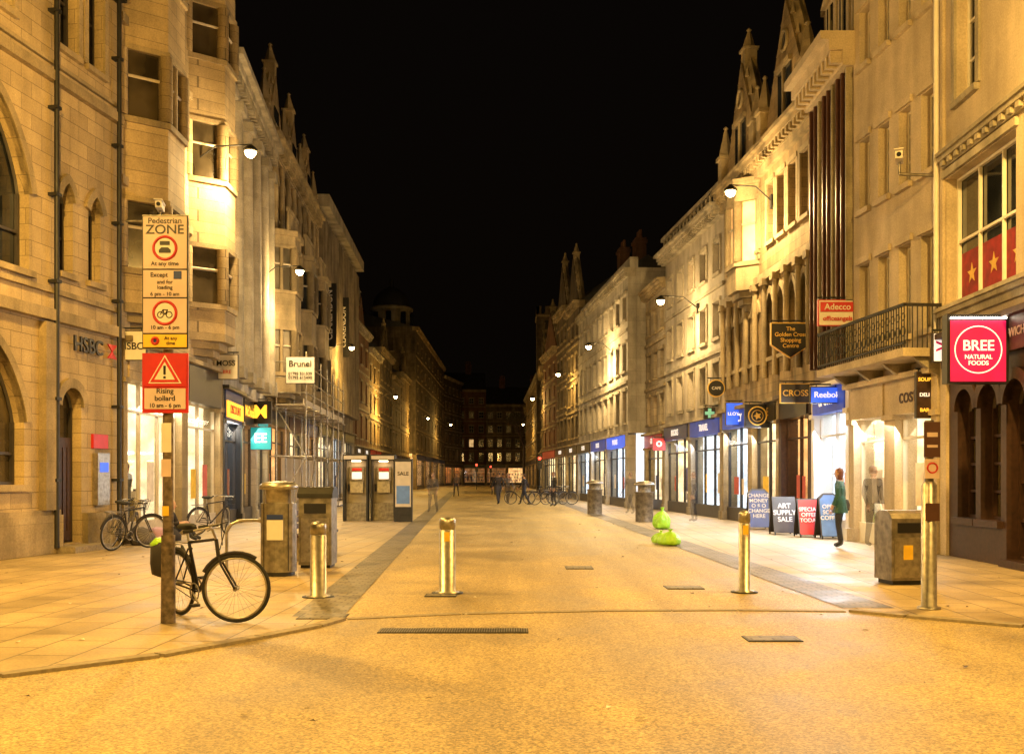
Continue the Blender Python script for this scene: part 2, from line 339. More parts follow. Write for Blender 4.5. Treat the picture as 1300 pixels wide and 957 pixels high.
def bay(b,m,u0,u1,pr,zs,zf,c=.5,fm='fr',gm='gl',base=True):
    P=lambda e:[(u0-e,0),(u0+c-e*.4,pr+e),(u1-c+e*.4,pr+e),(u1+e,0)]
    z=zf[0]
    for a,t in zs:
        b.hpr('bay',m,P(0),z,a); b.hpr('bay','trim',P(.07),a-.14,a-.001); b.hpr('bay','trim',P(.05),t+.002,t+.12)
        g=[(u0+.07,0),(u0+c+.04,pr-.1),(u1-c-.04,pr-.1),(u1-.07,0)]
        b.hpr('windows',gm,g,a,t)
        pts=P(0)
        for i in range(3):
            p,q=pts[i],pts[i+1]; ln=math.hypot(q[0]-p[0],q[1]-p[1]); k=max(1,round(ln/.7))
            for j in range(k+1):
                x=p[0]+(q[0]-p[0])*j/k; y=p[1]+(q[1]-p[1])*j/k; r=.16 if j in(0,k) else .08
                b.tube('bay',m if r>.1 else 'trim',(x,y-.06,a),(x,y-.06,t),r,None,6)
            for zz in (a+(t-a)*.62,): b.tube('window_frames',fm,(p[0],p[1]-.07,zz),(q[0],q[1]-.07,zz),.04,None,4)
        z=t
    b.hpr('bay',m,P(0),z,zf[1]); b.hpr('bay','trim',P(.12),zf[1]-.2,zf[1]+.02)
    if base:
        for i in range(4): 
            b.hpr('bay','trim',[(u0+.2*i,0),(u0+c+.1*i,pr*(1-.24*i)),(u1-c-.1*i,pr*(1-.24*i)),(u1-.2*i,0)],zf[0]-.2*(i+1)+.001*i,zf[0]-.2*i)
GOODS=['g%d'%i for i in range(8)]
def shop(b,u0,u1,zs,fas,pil,intm='int',cl='cl',fr='frd',goods=10,wm='bath2',str_=.45,fh=.65,cav=CAV,txt=None,tm='gold'):
    fz=zs-fh
    for a in (u0,u1-.24): b.box('shopfront',pil,a,a+.24,-.4,.1,0,zs-.08); b.box('shopfront',pil,a-.03,a+.27,-.3,.16,fz-.1,fz+.02); b.box('shopfront',pil,a-.02,a+.26,-.3,.15,0,.3)
    b.box('fascia',fas,u0+.24,u1-.24,-.1,.14,fz,zs-.085); b.box('shopfront',pil,u0,u1,.0,.28,zs-.08,zs+.03)
    b.box('walls',wm,u0+.24,u1-.24,-.4,-.1,fz+.002,zs-.002)
    b.box('shopfront',fr,u0+.24,u1-.24,-.25,-.03,0,str_); b.box('shop_window','sg',u0+.24,u1-.24,-.14,-.13,str_,fz-.002)
    n=max(1,round((u1-u0-.5)/1.4))
    for i in range(n+1):
        c=u0+.24+(u1-u0-.48)*i/n; b.box('shopfront',fr,c-.025,c+.025,-.17,-.08,str_,fz-.003)
    b.box('shopfront',fr,u0+.24,u1-.24,-.165,-.085,str_+(fz-str_)*.78,str_+(fz-str_)*.78+.05)
    b.box('shop_interior',intm,u0+.05,u1-.05,-cav,-cav+.08,0,zs); b.box('shop_interior','whitep',u0+.05,u1-.05,-cav+.08,-.41,fz+.25,fz+.33)  # back and side walls glow, standing in for a lit room
    for a in (u0,u1-.06): b.box('shop_interior',intm,a,a+.06,-cav,-.41,0,zs-.01)
    for i in range(n): 
        c=u0+.3+(u1-u0-.6)*(i+.5)/n; b.box('shop_lights',cl,c-.3,c+.3,-.95,-.75,fz+.17,fz+.24)
    for i in range(goods):
        w=R.uniform(.15,.45); u=R.uniform(u0+.4,u1-.4-w); nn=R.uniform(-cav+.4,-.6); h=R.uniform(.35,1.3); g=R.choice(GOODS)
        if R.random()<.45:
            b.lathe('shop_display',g,(u,nn,.5),[(.03,0),(.03,.4),(.14,.45),(.13,.7),(.19,.95),(.17,1.05),(.05,1.1),(.05,1.15),(.09,1.25),(.02,1.36)],10,1,.6)
        else:
            b.box('shop_display',g,u,u+w,nn-.2,nn,0,h)
            for q in range(3): b.box('shop_display',R.choice(GOODS),u+w*q/3+.02,u+w*(q+1)/3-.02,nn-.17,nn-.03,h,h+R.uniform(.08,.3))
    for i in range(3):
        z=.7+.55*i
        b.box('shop_display','whitep',u0+.2,u1-.2,-cav+.08,-cav+.3,z,z+.03)
        a=u0+.25
        while a<u1-.5:
            w=R.uniform(.1,.35); b.box('shop_display',R.choice(GOODS),a,a+w,-cav+.1,-cav+.27,z+.03,z+.03+R.uniform(.1,.34)); a+=w+R.uniform(.05,.5)
    if goods>3:
        for i in range(2):
            u=R.uniform(u0+.4,u1-1.); b.box('window_posters',R.choice(['g0','g2','g4','yel','blue']),u,u+R.uniform(.3,.6),-.128,-.124,.9,R.uniform(1.4,1.9))
    if txt: b.text(txt,fh*.55,((u0+u1)/2,.15,(fz+zs-.085)/2),tm,rotz=(math.pi if b.s>0 else 0))
NAMES=['BAKERY','OPTICIAN','BOOKS','SHOES','TRAVEL','PHARMACY','FASHION','COFFEE','GIFTS','PHONES']
def generic(name,A,Bp,side,H,nb,nf,wm,tm,fm,zs=3.7,shops=(),ww=.9,arch=None,rf='pitch',depth=9,mu=1,tr=1,corn=.4,hfrac=.6,surr=0,chim=0,rh=2.4):
    b=bld(name,A,Bp,side); body(b,wm,zs,H,depth); fhh=(H-.5-zs)/nf
    for f in range(nf):
        z0=zs+f*fhh; hh=fhh*hfrac*(1-.1*f)
        row(b,wm,tm,fm,0,b.L,z0,z0+fhh,evenops(0,b.L,nb,ww,z0+fhh*.22,z0+fhh*.22+hh,arch=arch,mu=mu,tr=tr,surr=surr))
        if f: b.box('mouldings',tm,0,b.L,.001,.08,z0-.08,z0+.06)
    row(b,wm,tm,fm,0,b.L,zs+nf*fhh,H-.01,[])
    cornice(b,tm,-.02,b.L+.02,H,corn)
    n=len(shops)
    for i,sp in enumerate(shops):
        if A[1]<70: sp.setdefault('txt',R.choice(NAMES)); sp.setdefault('tm','ewh')
        shop(b,b.L*i/n,b.L*(i+1)/n,zs,wm=wm,**sp)
    if rf=='pitch': roof(b,H,depth,rh)
    elif rf=='flat': b.box('parapet',wm,0,b.L,-.5,-.1,H,H+.5)
    for i in range(chim): chimney(b,b.L*(i+.5)/chim,-depth/2,H+rh-1,H+rh+1.6)
    return b

# ------------------------------------------------------------ LEFT SIDE
def Lx(Y): return -12+.146*Y
b=bld('gothic_bank_building',(Lx(11),11),(Lx(22),22),-1)
u_=lambda Y:(Y-11)*1.0106
O=lambda Y0,Y1,z0,z1,**k: dict(b=(u_(Y0),u_(Y1),z0,z1),**k)
body(b,'bath',.1,15,10,.42)
row(b,'bath','trim','frd',0,b.L,0,4.7,[O(12.2,14.6,1.3,4.0,arch='p',mu=2,tr=1),O(16.8,18.75,1.35,4.0,arch='p',mu=1,tr=1,gl='gl3'),O(19.85,20.6,.15,3.3,arch='r',mu=0,tr=0,sill=0,gl='gl3')])
row(b,'bath','trim','frd',0,b.L,4.7,9.35,[O(12,14.4,5.5,8.6,arch='p',mu=2,tr=1),O(16.6,18.9,5.4,8.6,arch='p',mu=2,tr=1),O(19.85,20.3,5.6,7.4,arch='p',mu=0,tr=1),O(20.85,21.3,5.6,7.4,arch='p',mu=0,tr=1)])
row(b,'bath','trim','frd',0,b.L,9.35,15,[O(12,14,10.1,12.4,mu=1),O(16.8,18.4,10.1,12.4,mu=1,surr=1),O(19.8,20.45,10.1,12.2,mu=0,surr=1),O(20.8,21.4,10.1,12.2,mu=0,surr=1)])
for z,h,p in ((4.55,.22,.16),(5.1,.1,.08),(9.25,.2,.14),(9.6,.08,.07),(.0,.75,.12),(.75,.1,.07)): b.box('string_course','trim',0,u_(19.8) if z<.8 else b.L,.001,p,z,z+h)
b.box('string_course','trim',u_(20.65),b.L,.001,.12,0,.75)
for Y in (15.8,19.35): b.box('buttress','trim',u_(Y)-.16,u_(Y)+.16,.002,.16,.85,4.5)
for Y in (19.55,21.8):
    b.tube('downpipe','iron',(u_(Y),.14,.1),(u_(Y),.14,14),.05,None,8)
    for z in (1.4,3,5.3,7,8.7,10.6,12.2): b.box('downpipe','iron',u_(Y)-.08,u_(Y)+.08,.0,.2,z,z+.06)
    b.box('downpipe','iron',u_(Y)-.12,u_(Y)+.12,.02,.26,11.9,12.2)
b.box('door','wood',u_(19.9),u_(20.55),-.27,-.2,.15,2.3); b.box('doorstep','kerbm',u_(19.6),u_(20.9),.0,.5,0,.12)
for i in range(4): b.box('door','wood',u_(19.95)+.15*i,u_(19.95)+.15*i+.1,-.2,-.18,.4,2.1)
b.box('cash_machine','steel',u_(21.0),u_(21.45),.0,.13,.9,2.0); b.box('cash_machine','ebl',u_(21.07),u_(21.38),.13,.14,1.6,1.8); b.box('notice','redp',u_(20.95),u_(21.5),.0,.06,2.1,2.4)
b.text('HSBC',.44,(u_(20.7),.1,4.2),'black',0,0,.02); b.vpr('lettering_mark','redp',[(u_(21.4),4.05),(u_(21.75),4.05),(u_(21.575),4.2),(u_(21.75),4.35),(u_(21.4),4.35),(u_(21.575),4.2)],.09,.12)
b.box('parapet','trim',0,b.L,-.5,.2,15,15.3); roof(b,15.2,10,3); b.done()
# L2 bay building
b=bld('bay_windowed_bank_building',(-8.79,22.03),(-8.79,29.5),-1); L=b.L; body(b,'bath',4.6,15.6,9)
shop(b,0.02,L*.55,4.6,'bath','trim',goods=4,wm='bath',fh=.9,intm='int',cl='cl',fr='fr'); shop(b,L*.55,L,4.6,'black','trim',goods=6,wm='bath',fh=1.1,intm='int',cl='cl',fr='fr')
for z0,z1 in ((4.6,8.3),(8.3,11.9),(11.9,15.6)):
    row(b,'bath','trim','fr',0,L,z0,z1,[dict(b=(3.0,3.9,z0+1.1,z0+2.9),mu=1,surr=1,gl=rndgl())])
    b.box('string_course','trim',0,L,.001,.1,z1-.3,z1-.1)
for (a,c) in ((.25,2.6),(4.7,6.9)): bay(b,'bath',a,c,.8,[(6.2,7.7),(9.6,11.1),(12.9,14.3)],(5.4,15.5),.6,gm='gl3')
cornice(b,'trim',0,L,15.7,.45,.6); gable(b,'bath','trim',.2,2.8,15.7,18.2); gable(b,'bath','trim',4.4,6.6,15.7,17.6); roof(b,15.6,9,2); b.done()
# L3 pilastered
A=(-8.79,29.52); Bq=(-9.74,38.7); b=bld('pilastered_stone_building',A,Bq,-1); L=b.L; body(b,'portl',4.4,14.2,10)
shop(b,.02,L*.36,4.2,'blue','black','intb','clb',fr='frd',goods=6,fh=1.,wm='portl'); shop(b,L*.36,L*.7,4.2,'black','portl','intw','clw',goods=6,fh=.9,wm='portl',txt="McDonald's",tm='eyl'); shop(b,L*.7,L,4.2,'teal','portl','int','cl',goods=6,fh=.9,wm='portl')
b.box('fascia_lightbox','eyl',.3,L*.34,.15,.18,3.3,3.8); b.text('DISCOUNT',.36,(L*.18,.19,3.55),'redp')
b.box('walls','portl',0,L,-.4,0,4.2,4.7)
for z0,z1 in ((4.7,8),(8,11.2),(11.2,13.6)): row(b,'portl','trimw','fr',0,L,z0,z1,evenops(0,L,5,.95,z0+.5,z1-.5,mu=1,tr=2))
row(b,'portl','trimw','fr',0,L,13.6,14.2,[])
for i in range(6):
    c=.0+L*i/5; c=min(max(c,.28),L-.28)
    b.tube('pilasters','trimw',(c,.12,4.9),(c,.12,12.9),.30,.26,14); b.box('pilasters','trimw',c-.36,c+.36,.0,.46,12.9,13.2); b.box('pilasters','trimw',c-.36,c+.36,.0,.46,4.6,4.95)
cornice(b,'trimw',-.02,L+.02,14.25,.7,.8); b.box('parapet','portl',0,L,-.5,-.1,14.25,14.6); b.done()
# L4 ornate
A=(-9.74,38.72); Bq=(-10.56,52.4); b=bld('ornate_gabled_building',A,Bq,-1); L=b.L; body(b,'bath3',4.3,15,10)
for i in range(3): shop(b,L*i/3+.01,L*(i+1)/3,4.2,['black','brown','blue'][i],'trim',['intw','int','intw'][i],['clw','cl','clw'][i],goods=6,wm='bath3')
b.box('walls','bath3',0,L,-.4,0,4.2,4.4)
for z0,z1 in ((4.4,7.8),(7.8,11.2),(11.2,14.6)):
    row(b,'bath3','trim','fr',0,L,z0,z1,evenops(0,L,9,.7,z0+.9,z1-.7,arch='r',mu=0,tr=1)); b.box('string_course','trim',0,L,.001,.14,z1-.2,z1)
row(b,'bath3','trim','fr',0,L,14.6,15,[])
for i in range(3):
    c=L*(i+.5)/3; bay(b,'trim',c-1.3,c+1.3,.9,[(5.7,7.4),(9,10.7)],(5.1,11.4),.55,gm='gl' if i else 'gl2'); gable(b,'bath3','trim',c-1.9,c+1.9,15,18.-.3*i,fin=1.3)
    b.box('balustrade','trim',c-1.2,c+1.2,.6,.75,12.15,12.3); 
    for q in range(9): b.tube('balustrade','trim',(c-1.15+.287*q,.68,11.4),(c-1.15+.287*q,.68,12.15),.07,.05,6)
    b.box('gable_window','gl',c-.5,c+.5,.0,.03,15.3,16.6)
for i in range(10): 
    c=min(L-.2,max(.2,L*i/9)); b.tube('columns','trim',(c,.1,4.6),(c,.1,14.4),.14,.12,10)
    pinn(b,'trim',c,-.1,15.2,2.3 if i%3==0 else 1.2)
cornice(b,'trim',-.02,L+.02,15.1,.55,.6); roof(b,15.05,10,3.6); chimney(b,1,-4,17,20.,'bath3',1.6,4); chimney(b,L-2,-4,17,19.8,'bath3',1.6,4); b.done()
# L5 finned modern
A=(-10.56,52.42); Bq=(-11.3,69); b=bld('finned_shopping_centre',A,Bq,-1); L=b.L; body(b,'concrete',4.6,16.3,12)
for i in range(3): shop(b,L*i/3+.01,L*(i+1)/3,4.4,'black','concrete',['int','intb','int'][i],'cl',goods=6,wm='concrete')
b.box('walls','concrete',0,L,-.4,0,4.4,5.4)
for z0,z1 in ((5.4,8.7),(8.7,12.),(12.,15.3)): row(b,'concrete','concrete','frd',0,L,z0,z1,evenops(0,L,11,1.2,z0+.4,z1-.4,mu=0,tr=1,hood=0,sill=0))
for i in range(34): c=.15+(L-.3)*i/33; b.box('fins','concrete',c-.09,c+.09,.002,.42,5.4,15.3)
b.box('walls','concrete',0,L,-.4,0,15.3,16.3); b.box('cornice','trimw',-.1,L+.1,-.4,.75,15.7,16.35); b.done()
# L6 row of small shops
y=69.05; k=0; specs=[('brick','trimw','whitep',3,12.4,8.5),('bath3','trimw','frd',3,11.6,7.5),('dstone','trim','fr',4,12.6,10),('bath2','trim','whitep',3,11.2,8.5),('bath3','trim','fr',4,12.4,10)]
fx=lambda Y:-9.92-.02*Y
for wm,tm,fm,nb,H,ln in specs:
    g=generic('terraced_shop_building',(fx(y),y+.02),(fx(y+ln),y+ln),-1,H,nb,3,wm,tm,fm,shops=[dict(fas=R.choice(['blue','black','redp','wood']),pil=tm,intm=R.choice(['int','intw','intw']),cl=R.choice(['cl','clw']),goods=4)]*2,chim=1); 
    if k%2==0: gable(g,wm,tm,g.L*.25,g.L*.75,H,H+2.4,fin=.8)
    g.done(); y+=ln; k+=1
# L7 dome building
A=(-11.7,y+2.5); b=generic('domed_corner_building',A,(-11.7,162),-1,19,9,5,'dstone','trim','fr',zs=4.2,shops=[dict(fas='blue',pil='trim',intm='intw',cl='clw',goods=4)]*4,depth=16,chim=2,rh=2.)
for i in range(3):
    for f in range(5):
        u=-.02; n=-3.2-4.2*i; z=5+2.8*f
        b.box('side_windows',R.choice(['gl','gl3','gl2']),u-.03,u+.05,n-.6,n+.6,z,z+1.5); b.box('side_windows','trim',u-.1,u+.02,n-.75,n+.75,z-.15,z-.01)
b.lathe('dome','trimw',(3,-3.2,19),[(2.3,0),(2.3,2.2),(2.6,2.3),(2.6,2.6),(2.2,2.7)],20); b.lathe('dome','slate',(3,-3.2,21.6),[(2.25,0),(2.1,.9),(1.6,1.7),(.8,2.3),(.3,2.5),(.3,3.1),(.05,3.6)],20)
for i in range(8):
    t=i*math.pi/4; b.box('dome','gl',3+2.3*math.cos(t)-.3,3+2.3*math.cos(t)+.3,-3.2+2.3*math.sin(t)-.3,-3.2+2.3*math.sin(t)+.3,19.5,20.9)
b.done()
generic('terraced_shop_building',(-11.7,162.1),(-9.5,176),-1,18,5,5,'dstone','trimw','whitep',shops=[dict(fas='black',pil='trim',intm='intd',cl='clw',goods=3)]*2,chim=2).done()
generic('street_end_building',(-18,182),(-5.5,183),-1,17.5,7,5,'brick','trim','fr',shops=[dict(fas='redp',pil='trim',intm='intd',cl='intw',goods=3),dict(fas='black',pil='trim',intm='intw',cl='intw',goods=3),dict(fas='black',pil='trim',intm='intd',cl='intw',goods=3)],chim=2,rh=3.5).done()
generic('street_end_building',(-5.4,179),(6,179),-1,14.5,7,4,'dstone','trim','fr',shops=[dict(fas='black',pil='trim',intm='intd',cl='intd',goods=3),dict(fas='black',pil='trim',intm='intw',cl='intw',goods=3),dict(fas='black',pil='trim',intm='intd',cl='intd',goods=3)],chim=2,rh=3.5).done()
# ------------------------------------------------------------ RIGHT SIDE
A=(8.27+.028*(8-19.3),8); Bq=(8.27,19.28); b=bld('cream_restaurant_building',A,Bq,1); L=b.L; v=lambda Y:Y-8
body(b,'cream',3.7,15,9)
b.box('walls','cream',0,L,-.4,0,4.1,4.72)
row(b,'cream','trimw','whitep',0,L,4.72,7.9,[dict(b=(v(16.3),v(19.12),4.75,7.2),mu=2,tr=1,sill=1),dict(b=(v(11.6),v(14.6),4.75,7.2),mu=3,tr=1)])
for (p,q,k) in ((16.35,19.07,3),(11.65,14.55,4)): 
    b.box('curtains','red',v(p),v(q),-.277,-.272,4.8,5.75)
    for i in range(k):
        cx=v(p)+(q-p)*(i+.5)/k; cz=5.3; pts=[]
        for j in range(10):
            r=.2 if j%2==0 else .08; t=math.pi/2+j*math.pi/5; pts.append((cx+r*math.cos(t),cz+r*math.sin(t)))
        b.vpr('curtains','gold',pts,-.272,-.266)
cornice(b,'trimw',0,L,4.72,.2,.3,False); cornice(b,'trimw',v(11),L-.1,7.7,.2,.3,True)
row(b,'cream','trimw','whitep',0,L,7.9,11.6,[dict(b=(v(Y)-.45,v(Y)+.45,8.5,10.7),mu=1,tr=2,surr=1) for Y in (12,15,18.2)])
row(b,'cream','trimw','whitep',0,L,11.6,15,[dict(b=(v(Y)-.45,v(Y)+.45,12.3,14),mu=1,tr=2,surr=1) for Y in (12,15,18.2)])
b.box('fascia','wood',0,L-.3,-.2,.16,3.55,4.1); b.text('COFFEES  BAKERIES  SANDWICHES  DINING',.2,(v(16.6),.17,3.83),'fr',math.pi)
b.box('shopfront','wood',0,L-.3,-.3,.3,4.1,4.2)
ops=[]; a=1.0
while a<L-1.2: ops.append(dict(b=(a,a+.78,.75,3.1),arch='r',mu=1,tr=3,gl=R.choice(['gl3','gl','glit','gl3']),sill=1)); a+=.98
ops[-3]['b']=(ops[-3]['b'][0],ops[-3]['b'][1],.12,3.1)
row(b,'wood','wood','wood',0,L-.3,0,3.55,ops,.35)
b.box('quoin','cream',L-.12,L,-.4,.06,4.1,15); b.box('quoin','cream',L-.3,L,-.4,.06,0,4.098); b.done()
# R2
A=(8.27,19.3); Bq=(7.9,23.3); b=bld('cream_balcony_building',A,Bq,1); L=b.L; body(b,'cream',3.7,15,9)
shop(b,.02,L*.5,3.6,'cream','cream','int','cl',fr='whitep',goods=4,wm='cream',fh=.8,txt='costa',tm='wood'); shop(b,L*.5,L,3.6,'cream','cream','int','cl',fr='whitep',goods=5,wm='cream',fh=.8)
b.box('walls','cream',0,L,-.4,0,3.6,4.0)
for z0,z1,a,c in ((4,7,4.45,6.35),(7,10.3,7.6,9.2),(10.3,13,10.9,12.2),(13,15,13.5,14.6)): row(b,'cream','cream','whitep',0,L,z0,z1,evenops(0.1,L-.1,4,.52,a,c,mu=1,tr=2,surr=0,gl='gl'))
b.box('balcony','cream',-.1,L+.1,.0,.85,3.82,3.98); b.box('balcony','iron',-.1,L+.1,.79,.84,4.78,4.84); b.box('balcony','iron',-.1,L+.1,.79,.84,4.05,4.09)
for i in range(40):
    c=-.08+(L+.16)*i/39; b.tube('balcony','iron',(c,.815,3.98),(c,.815,4.8),.013,None,4)
    if i<39 and i%2==0: b.torus('balcony','iron',(c+.05,.815,4.3),(0,1,0),.09,.013,12,4); b.torus('balcony','iron',(c+.05,.815,4.58),(0,1,0),.07,.013,12,4)
for e in (-.1,L+.08):
    b.box('balcony','iron',e,e+.04,0,.83,4.78,4.84)
    for j in range(8): b.tube('balcony','iron',(e+.02,.1*j+.05,3.98),(e+.02,.1*j+.05,4.8),.013,None,4)
for i in range(4): b.upr('balcony','trimw',[(0,3.82),(.6,3.82),(0,3.4)],L*i/3.2,L*i/3.2+.12)
b.tube('downpipe','whitep',(.05,.1,4),(.05,.1,15),.05,None,8); b.done()
# R3
A=(7.9,23.32); Bq=(7.9,26.3); b=bld('bronze_clad_building',A,Bq,1); L=b.L; body(b,'brown',3.9,11.7,9)
shop(b,.02,L,3.8,'ebd','whitep','intb','clb',fr='whitep',goods=8,wm='white',fh=.7,txt='SPORTS',tm='ewh')
b.box('walls','brown',0,L,-.4,0,3.8,4.3)
for z0,z1 in ((4.3,6.7),(6.7,9),(9,11.2)): row(b,'brown','brown','frd',0,L,z0,z1,evenops(0,L,4,.55,z0+.5,z1-.1,mu=0,tr=0,hood=0,sill=0,gl='gl'))
for i in range(9): c=.06+(L-.12)*i/8; b.box('fins','brown' if i%3 else 'trimw',c-.03,c+.03,.002,.16,4.3,11.2)
b.box('walls','cream',0,L,-.4,.0,11.2,11.7); cornice(b,'cream',-.1,L+.1,11.9,.8,.8)
for i in range(3): dormer(b,L*(i+.5)/3,.8,11.9,1.9,-.25,'cream')
b.upr('roof','slate',[(-.15,11.9),(-1.6,15.2),(-9,15.2),(-9,11.9)],0,L); b.done()
# R4
A=(7.9,26.32); Bq=(7.37,35.2); b=bld('golden_gothic_gabled_building',A,Bq,1); L=b.L; body(b,'bath3',3.9,11.5,9)
shop(b,.02,L*.3,3.8,'black','wood','intw','clw',fr='wood',goods=6,wm='bath3'); shop(b,L*.3,L*.62,3.8,'black','trim','int','cl',fr='frd',goods=5,wm='bath3',txt='COFFEE'); shop(b,L*.62,L,3.8,'ebd','trim','intb','clb',fr='frd',goods=5,wm='bath3',txt='PHARMACY',tm='ewh')
b.box('walls','bath3',0,L,-.4,0,3.8,4.2)
for j,(z0,z1) in enumerate(((4.2,7.7),(7.7,11.0))):
    ops=[]
    for g in (0,1):
        for i in range(4): c=L*(g*.5)+.7+i*.98; ops.append(dict(b=(c-.33,c+.33,z0+.9,z1-.65),arch='p' if j==0 else None,mu=0,tr=1,gl=rndgl(),surr=j))
    row(b,'bath3','trim','fr',0,L,z0,z1,ops); b.box('string_course','trim',0,L,.001,.15,z1-.22,z1)
row(b,'bath3','trim','fr',0,L,11,11.5,[])
bay(b,'trim',L*.55,L*.55+1.9,.6,[(8.3,10.2)],(7.6,10.9),.45,gm='glit')  # bay panes emit: lamplight on the window put in as glow
for i in range(10):
    c=min(L-.15,max(.15,L*i/9)); b.tube('columns','trim',(c,.1,4.5),(c,.1,7.3),.09,None,8); b.box('columns','trim',c-.14,c+.14,0,.24,7.3,7.5)
cornice(b,'trim',-.02,L+.02,11.5,.5,.5)
for g,zt in ((.02,15.2),(.52,15.2)):
    u0=L*g; u1=L*(g+.46); gable(b,'bath3','trim',u0,u1,11.5,zt,-.5,.05,1.1); b.box('gable_window','gl',(u0+u1)/2-.55,(u0+u1)/2+.55,.05,.09,11.8,13.2); b.box('gable_window','trim',(u0+u1)/2-.05,(u0+u1)/2+.05,.09,.14,11.8,13.2)
    for q in (u0+.2,u1-.2): pinn(b,'trim',q,.05,11.9,1.8)
    c=(u0+u1)/2; b.box('gable_window','trim',c-.62,c+.62,.05,.18,13.2,13.35); b.torus('gable_window','trim',(c,.08,14.0),(0,1,0),.28,.06,20,6); b.disc('gable_window','gl',(c,.05,14.0),(0,1,0),.26,.02)
roof(b,11.5,9,3.4); chimney(b,L*.5,-2.5,13,16.4,'bath3',1.2,4); b.done()
# R5-R6
b=generic('georgian_white_building',(7.37,35.22),(6.6,43.9),1,11.2,5,3,'white','trimw','whitep',zs=3.7,ww=.8,mu=1,tr=2,surr=1,shops=[dict(fas='ebd',pil='trimw',intm='intb',cl='cl',goods=6,txt='TRAVEL'),dict(fas='blue',pil='trimw',intm='int',cl='cl',goods=6,txt='BOOKS')],corn=.55,chim=2,rh=1.8)
for i in range(16): b.tube('balustrade','trimw',(b.L*(i+.5)/16,.1,11.2),(b.L*(i+.5)/16,.1,11.8),.08,.06,6)
b.box('balustrade','trimw',0,b.L,.0,.22,11.8,11.95); b.done()
generic('narrow_stone_building',(6.6,43.92),(6.26,47.9),1,10.3,3,3,'bath2','trim','whitep',zs=3.5,ww=.7,shops=[dict(fas='redp',pil='trim',intm='int',cl='cl',goods=5)]).done()
b=generic('modern_pale_stone_building',(5.4,48),(4.02,63.6),1,11.6,9,3,'portl','trimw','fr',zs=3.6,ww=1.0,mu=1,tr=0,rf='flat',shops=[dict(fas='ebl',pil='portl',intm='intb',cl='clb',goods=5),dict(fas='ebd',pil='portl',intm='int',cl='cl',goods=5),dict(fas='black',pil='portl',intm='intb',cl='clb',goods=5)],corn=.25,depth=10)
b.done()
pts=[(4.02,63.62),(3.55,69),(3.06,74.5),(2.3,83),(2.3,92)]
for i,(H,wm) in enumerate(((14.,'dstone'),(14.6,'dstone'),(12.5,'brick'),(12,'dstone'))):
    g=generic('gabled_terrace_building',(pts[i][0],pts[i][1]+.02),pts[i+1],1,H-1.2,3,4,wm,'trim','fr',zs=3.6,ww=.8,shops=[dict(fas=['black','wood','redp','black'][i],pil='trim',intm='int',cl='cl',goods=3)],rh=3,chim=1)
    gable(g,wm,'trim',.3,g.L-.3,H-1.2,H+2,fin=1); g.done()
b=B('church_tower',(4.2,106),0,1)
b.box('shaft','dstone',-2,2,-2,2,0,18.5); 
for z in (6,12,18.2): b.box('shaft','trim',-2.12,2.12,-2.12,2.12,z,z+.2)
for i in range(5):
    for q in (-2.05,1.75):
        b.box('battlements','dstone',-2+.9*i-.05,-2+.9*i+.45,q,q+.3,18.5,19.3); b.box('battlements','dstone',q,q+.3,-2+.9*i-.05,-2+.9*i+.45,18.5,19.28)
b.disc('clock_face','gold',(0,-2.02,14.5),(0,-1,0),.9,.05); b.disc('clock_face','black',(0,-2.07,14.5),(0,-1,0),.75,.02)
b.tube('clock_face','gold',(0,-2.1,14.5),(0,-2.1,15.1),.04); b.tube('clock_face','gold',(0,-2.1,14.5),(.4,-2.1,14.3),.04)
for x in (-1.2,.2): b.box('belfry_opening','black',x,x+1,-2.02,-1.98,16,17.8)
b.tube('flagpole','iron',(1,0,18.5),(1,0,25.5),.07,.03); b.done()
generic('terraced_shop_building',(2.6,110),(1.5,150),1,13,10,4,'bath3','trimw','whitep',shops=[dict(fas='black',pil='trim',intm='intw',cl='clw',goods=3)]*4,chim=3).done()
generic('terraced_shop_building',(1.5,150.1),(2,176),1,12,7,4,'dstone','trim','fr',shops=[dict(fas='black',pil='trim',intm='intw',cl='clw',goods=3)]*3,chim=3).done()

# ------------------------------------------------------------ GROUND
def sheet(name,pts,z,mat):
    me=bpy.data.meshes.new(name); me.from_pydata([(x,y,z) for x,y in pts],[],[tuple(range(len(pts)))]); me.materials.append(M[mat]); o=bpy.data.objects.new(name,me); S.collection.objects.link(o); return o
sheet('ground',[(-900,-900),(900,-900),(900,900),(-900,900)],-.012,'asph')
sheet('street_surface',[(-16,-14),(16,-14),(16,60),(12,240),(-20,240),(-20,60)],-.008,'agg')
le=lambda Y:-1.85-.047*(Y-10.5); re=lambda Y:3.75-.03*(Y-11.15)
sheet('left_pavement',[(-16,5.0),(-7,6.5),(-3.9,7.5),(-3.0,8.35),(-2.4,9.3),(-2.0,10.0),(le(10.5),10.5),(le(110),110),(-19,110),(-19,20)],-.004,'slab')
sheet('right_pavement',[(16,6.5),(9,8.3),(5.1,9.98),(4.2,10.7),(re(11.15),11.15),(re(75),75),(3,90),(12,90),(12,40),(16,20)],-.004,'slab')
sheet('left_sett_band',[(le(10.7)-.55,10.7),(le(10.7),10.7),(le(100),100),(le(100)-.6,100)],0.,'sett')
sheet('right_sett_band',[(re(11.4),11.4),(re(11.4)+.6,11.4),(re(72)+.6,72),(re(72),72)],0.,'sett')
